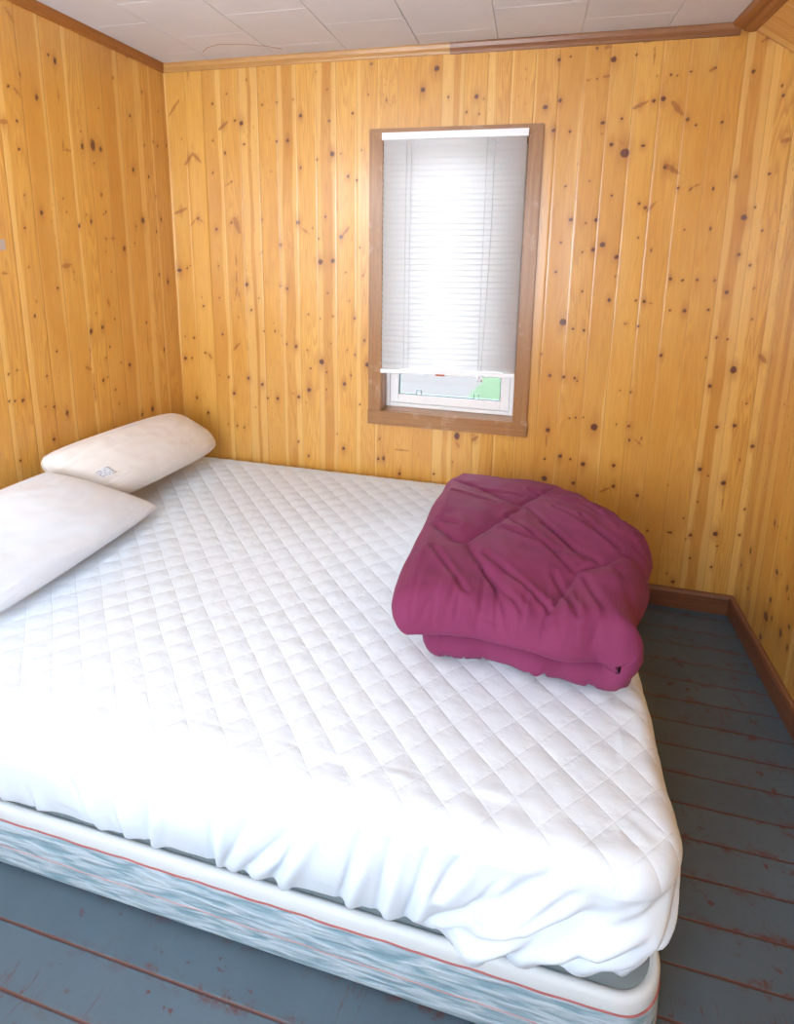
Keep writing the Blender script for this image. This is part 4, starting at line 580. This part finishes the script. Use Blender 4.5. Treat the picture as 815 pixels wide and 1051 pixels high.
# ------------------------------------------------------------------ pillows
def pillow(label,BR,TR,Lr,T,seed,matc,tag=None,tilt=0.,ux=0.,bulge=1.,crn=.09,bow=.05):
    BR=Vector(BR);TR=Vector(TR); U=Vector((ux,-Lr,tilt)); Vv=(TR-BR)/2
    c=(BR+TR)/2+U; Nn=U.cross(Vv).normalized()
    if Nn.x<0: Nn=-Nn
    root=empty('pillow',c); thing(root,label,'pillow','bed pillows against the wall')
    nu,nv=92,64
    def outline(u,v):
        ca=1-crn*(u*u*v*v)**2; return U*(u*ca*(1+bow*(1-v*v)))+Vv*(v*ca*(1+.03*(1-u*u)))
    def pt(u,v,s):
        e=max(0.,(1-u*u)*(1-v*v)); t=T*(e**.36)
        w=vn(u*2+seed,v*1.6,seed)*.010+vn(u*7,v*5+seed,1.)*.003
        # drag wrinkles towards the corners and short seams
        w+=.005*vn(u*3,v*16+u*5,seed+4)*min(1,(abs(u))**2*1.3)+.004*vn(u*24,v*3,seed+8)*abs(v)**3
        return c+outline(u,v)+Nn*(s*t*(bulge if s>0 else .8)+(w*min(1,e*5) if s>0 else 0))
    def par(k,n):
        x=2*k/n-1; return math.sin(x*math.pi/2)*.55+x*.45
    V=[];F=[]
    for s in (1,-1):
        base=len(V)
        for i in range(nu+1):
            for j in range(nv+1): V.append(pt(par(i,nu),par(j,nv),s))
        for i in range(nu):
            for j in range(nv):
                a=base+i*(nv+1)+j; q=(a,a+nv+1,a+nv+2,a+1); F.append(q if s<0 else q[::-1])
    bmx=bmesh.new(); me=bpy.data.meshes.new('tmp'); me.from_pydata([tuple(v) for v in V],[],F); bmx.from_mesh(me); bpy.data.meshes.remove(me)
    bmesh.ops.remove_doubles(bmx,verts=bmx.verts[:],dist=.0004)
    kid(bm_obj('cushion',bmx,matc,None,True),root)
    loop=[]
    for k in range(60): loop.append((par(k,60),-1))
    for k in range(40): loop.append((1,par(k,40)))
    for k in range(60): loop.append((-par(k,60),1))
    for k in range(40): loop.append((-1,-par(k,40)))
    pts=[c+outline(u,v) for u,v in loop]; Vt,Ft=tube_data(pts,.0032,6,True); kid(mesh_obj('piping',Vt,Ft,matc,None),root)
    if tag:
        u,v,du,dv=tag; Vt=[];k=6
        for i in range(k+1):
            for j in range(k+1):
                Vt.append(pt(u+du*i/k,v+dv*j/k,1)+Nn*(.004+.004*math.sin(i*1.2)))
        Ft=[(i*(k+1)+j,(i+1)*(k+1)+j,(i+1)*(k+1)+j+1,i*(k+1)+j+1) for i in range(k) for j in range(k)]
        tm=NB('care_tag_print'); P=tm.sep(tm.pos()); ln=tm.math('FRACT',tm.math('MULTIPLY',P[2],150.)); nz_=tm.noise(tm.pos(),260.,1.)
        tm.bsdf(tm.mix(tm.math('MULTIPLY',tm.mr(ln,.55,.6),tm.mr(nz_,.45,.5)),(.72,.75,.80),(.25,.28,.34)),.5)
        o=kid(mesh_obj('care_tag',Vt,Ft,tm.done(),None),root); s_=o.modifiers.new('t','SOLIDIFY'); s_.thickness=.0008
        o['label']='small silver grey printed care tag'
    return root
M_pil1=fabric('cream_white_pillow_cloth',(.75,.73,.70),.5,520.,.35,.34,.3,46.); M_pil2=fabric('white_pillow_cloth',(.72,.77,.83),.42,800.,.16,.25,.3,14.)
pillow('cream white pillow in the corner, care tag showing, leaning on left wall',(.238,-.080,.522),(.104,-.25,.748),.350,.110,1.,M_pil1,tilt=.022,ux=-.012,tag=(.74,-.30,.13,.25))
pillow('smooth white pillow at left picture edge overlapping the tagged pillow',(.322,-.640,.498),(.162,-.97,.766),.345,.090,5.,M_pil2,ux=-.014,crn=.03,bow=.0)
# ------------------------------------------------------------------ comforter
cf=empty('comforter',(1.72,-.72,.47)); thing(cf,'maroon comforter folded into a thick block on the foot of the white bed','comforter')
def lerp(tab,t):
    for (a,x),(b,y) in zip(tab[:-1],tab[1:]):
        if t<=b:
            f=(t-a)/(b-a); f=f*f*(3-2*f); return x+(y-x)*f
    return tab[-1][1]
YB,YFc=-.27,-1.165
SEAMS=[[(1.395,-.76),(1.499,-.891),(1.544,-.893)],[(1.542,-.879),(1.685,-.637)],[(1.546,-.909),(1.637,-1.068),(1.71,-1.227)],[(1.684,-.596),(1.715,-.615),(1.789,-.768),(1.849,-.848),(1.914,-.907),(1.968,-.836),(2.008,-.809),(2.017,-.897)],[(1.731,-1.196),(1.847,-.943),(1.904,-.91)],[(1.44,-.42),(1.684,-.596)],[(1.684,-.596),(1.80,-.40)]]
WRK=[[(1.597,-.936),(1.693,-1.036),(1.768,-1.11)],[(1.631,-.777),(1.806,-.879)],[(1.874,-.663),(1.974,-.834)],[(1.933,-.542),(2.012,-.783)],[(1.795,-.607),(1.958,-.798)],[(1.407,-.57),(1.61,-.631)],[(1.414,-.763),(1.506,-.811)],[(1.548,-.5),(1.695,-.521)],[(1.893,-.58),(2.049,-.753)],[(1.756,-.719),(1.866,-.892)],[(1.586,-1.143),(1.653,-1.196)],[(1.859,-.975),(1.908,-1.168)],[(1.942,-.918),(1.951,-1.104)],[(1.65,-.70),(1.83,-.95)],[(1.72,-.45),(1.93,-.60)],[(1.60,-1.0),(1.70,-1.13)],[(1.45,-.95),(1.56,-1.1)],[(1.78,-.98),(1.83,-1.12)],[(1.98,-.60),(2.05,-.80)],[(1.84,-.50),(2.02,-.68)]]
def segd(x,y,pl):
    m=9.
    for (ax,ay),(bx,by_) in zip(pl[:-1],pl[1:]):
        dx,dy=bx-ax,by_-ay; t=max(0,min(1,((x-ax)*dx+(y-ay)*dy)/(dx*dx+dy*dy))); m=min(m,math.hypot(x-ax-t*dx,y-ay-t*dy))
    return m
def top_disp(x,y):
    ds=min(segd(x,y,s) for s in SEAMS); o=.016*min(1,ds/.09)**.6-.006*math.exp(-(ds/.006)**2)-.004
    for w in WRK:
        d=segd(x,y,w)
        if d<.06: o+=-.0055*math.exp(-(d/.0065)**2)+.003*math.exp(-((d-.016)/.009)**2)
    return o
NT=150; PR=[]
for it in range(NT+1):
    t=it/NT; tt=t-.80*math.sin(2*math.pi*t)/(2*math.pi)
    y=YFc+(YB-YFc)*tt
    xl=lerp([(0,1.385),(.12,1.375),(.5,1.395),(.85,1.410),(1,1.425)],tt)+.006*vn(y*9,1.)
    xr=lerp([(0,1.985),(.15,1.985),(.35,2.05),(.54,2.082),(.66,2.035),(.80,1.955),(.9,1.885),(1,1.78)],tt)
    xlb=lerp([(0,1.462),(.1,1.455),(.3,1.44),(1,1.45)],tt)
    zt=lerp([(0,.602),(.12,.612),(.25,.622),(.55,.628),(.8,.606),(1,.572)],tt); hb=.046; zb=.516
    droop=lambda x: -1.2*max(0,x-1.97)**2*10*.35
    Rb=(zt-zb)/2
    cl=[]; nrm=[]; xb=xr-.052-Rb
    n1=84
    for i in range(n1): f=i/n1; x=xl+.045+(xb-xl-.045)*f; cl.append((x,zt)); nrm.append((0,1))
    for i in range(24): a=math.pi/2-math.pi*i/24; cl.append((xb+Rb*math.cos(a),(zt+zb)/2+Rb*math.sin(a))); nrm.append((math.cos(a),math.sin(a)))
    for i in range(n1+1): f=i/n1; x=xb+(xlb+.04-xb)*f; cl.append((x,zb)); nrm.append((0,-1))
    e0=(y-YFc)/.062; e1=(YB-y)/.075
    tau=min(math.sqrt(max(0,1-max(0,1-e0)**2)) if e0<1 else 1,math.sqrt(max(0,1-max(0,1-e1)**2)) if e1<1 else 1)
    tau=max(tau,0.)
    loop=[]
    m=len(cl); cl=[(x,z-(1-tau)*(.026*(1-tt) if i<n1+8 else 0.)) for i,(x,z) in enumerate(cl)]
    def half(i): 
        f=i/(m-1); return (.050 if f<.45 else (.050+(.045-.050)*min(1,(f-.45)/.1)))*tau
    def ywob(i,x,z): return (.030*vn(x*6,z*5,2.)+.018*vn(x*15,z*9,5.)+(.028*max(0,min(1,(1.93-x)/.3)) if i>n1+16 else 0.))*(1-tt)**3
    # outer side: start at the rounded left end of the top layer
    for i,((x,z),(nx,nz)) in enumerate(zip(cl,nrm)):
        h=half(i); ys=y+ywob(i,x,z)
        dsp=0.
        if nz>0: dsp=top_disp(x+.03*max(0,nx),ys)*min(1,tau*1.1)*max(.25,nz)
        dsp+=(.012*vn(x*13,z*9,4.)-.011*max(0,1-abs(vn(x*11+z*6,z*7,9.))*6)-.008*max(0,1-abs(vn(x*19-z*9,z*12,3.))*6))*max(0,1-e0/2.6)*min(1,tau*1.5)+(.007*vn(x*9,ys*9,z*9)+.004*vn(x*22,ys*20,z*22))*tau
        if nz<-.5: dsp=min(dsp,.0)
        X=x+nx*(h+dsp); Z=z+nz*(h+dsp); loop.append((X,ys,max(Z,.4665 if X<1.985 else .4665-.5*(X-1.985))))
    x,z=cl[-1]; h=half(m-1); yl=y+ywob(m-1,x,z)
    for i in range(1,10):
        a=-math.pi/2-math.pi*i/10; loop.append((x+h*math.cos(a)*1.0,yl,z+h*math.sin(a)))
    for i in range(m-1,-1,-1):
        (x,z),(nx,nz)=cl[i],nrm[i]; h=half(i); 
        k=min(1.,Rb/.0501); inner=min(h,Rb-.0015) if abs(nz)<.99 else h
        wob=.003*vn(x*14,y*14,7.)
        zz=z-nz*(min(inner,Rb-.001)+wob*0); loop.append((x-nx*min(inner,Rb-.001),y+ywob(i,x,z),zz))
    x,z=cl[0]; h=half(0); yl=y+ywob(0,x,z)
    for i in range(1,10):
        a=-math.pi/2-math.pi*i/10
        loop.append((x-h*math.cos(a)*-1,yl,z+h*math.sin(a)*-1*-1))
    PR.append(loop)
n=len(PR[0]); V=[p for l in PR for p in l]; F=[]
for i in range(NT):
    for k in range(n):
        j=(k+1)%n; F.append((i*n+k,i*n+j,(i+1)*n+j,(i+1)*n+k))
def partner(i): return (2*m+9-1-i)
pass
M_com=fabric('maroon_comforter_cloth',(.190,.034,.094),.68,900.,.3,.4,.04,19.,.08)
bmx=bmesh.new(); me=bpy.data.meshes.new('tmp'); me.from_pydata(V,[],F); bmx.from_mesh(me); bpy.data.meshes.remove(me)
bmesh.ops.remove_doubles(bmx,verts=bmx.verts[:],dist=.0007)
kid(bm_obj('folded_body',bmx,M_com,None,True),cf)
# stitched seams lying on the top layer
# ------------------------------------------------------------------ lights, world, camera
w=bpy.data.worlds.new('World'); SC.world=w; w.use_nodes=True; bg=w.node_tree.nodes['Background']; bg.inputs[0].default_value=(.90,.95,1,1); bg.inputs[1].default_value=SKY
def area(name,loc,target,sx,sy,power,color):
    l=bpy.data.lights.new(name,'AREA'); l.shape='RECTANGLE'; l.size=sx; l.size_y=sy; l.energy=power; l.color=color
    o=bpy.data.objects.new(name,l); o.location=loc; COL.objects.link(o)
    o.rotation_euler=(Vector(target)-Vector(loc)).to_track_quat('-Z','Y').to_euler(); return o
area('window_daylight',((FX0+FX1)/2,YF-.03,(FZ0+FZ1)/2),((FX0+FX1)/2,0,(FZ0+FZ1)/2-.25),FX1-FX0-.04,FZ1-FZ0-.04,KEY,(.20,.52,1.))
l=bpy.data.lights.new('ceiling_lamp_light','POINT'); l.energy=FILL; l.color=(.91,.96,1.); l.shadow_soft_size=.16
o=bpy.data.objects.new('ceiling_lamp_light',l); o.location=(.55,-1.66,1.86); COL.objects.link(o)
cam=bpy.data.cameras.new('Camera'); co=bpy.data.objects.new('Camera',cam); COL.objects.link(co); SC.camera=co
cam.sensor_width=36; cam.sensor_fit='AUTO'; cam.lens=564.677/1051*36; cam.shift_x=2.823/1051; cam.shift_y=-166.432/1051; cam.clip_start=.02
CR,CU,CF=CAMAX
m=Matrix(((CR[0],CU[0],-CF[0],1.673084),(CR[1],CU[1],-CF[1],-2.359504),(CR[2],CU[2],-CF[2],1.522397),(0,0,0,1))); co.matrix_world=m
vs_=SC.view_settings; vs_.view_transform='Standard'; vs_.look='None'; vs_.gamma=1; vs_.use_curve_mapping=False; vs_.exposure=EXPO
SC.cycles.max_bounces=8; SC.cycles.diffuse_bounces=5; SC.cycles.use_denoising=True; SC.cycles.sample_clamp_indirect=6
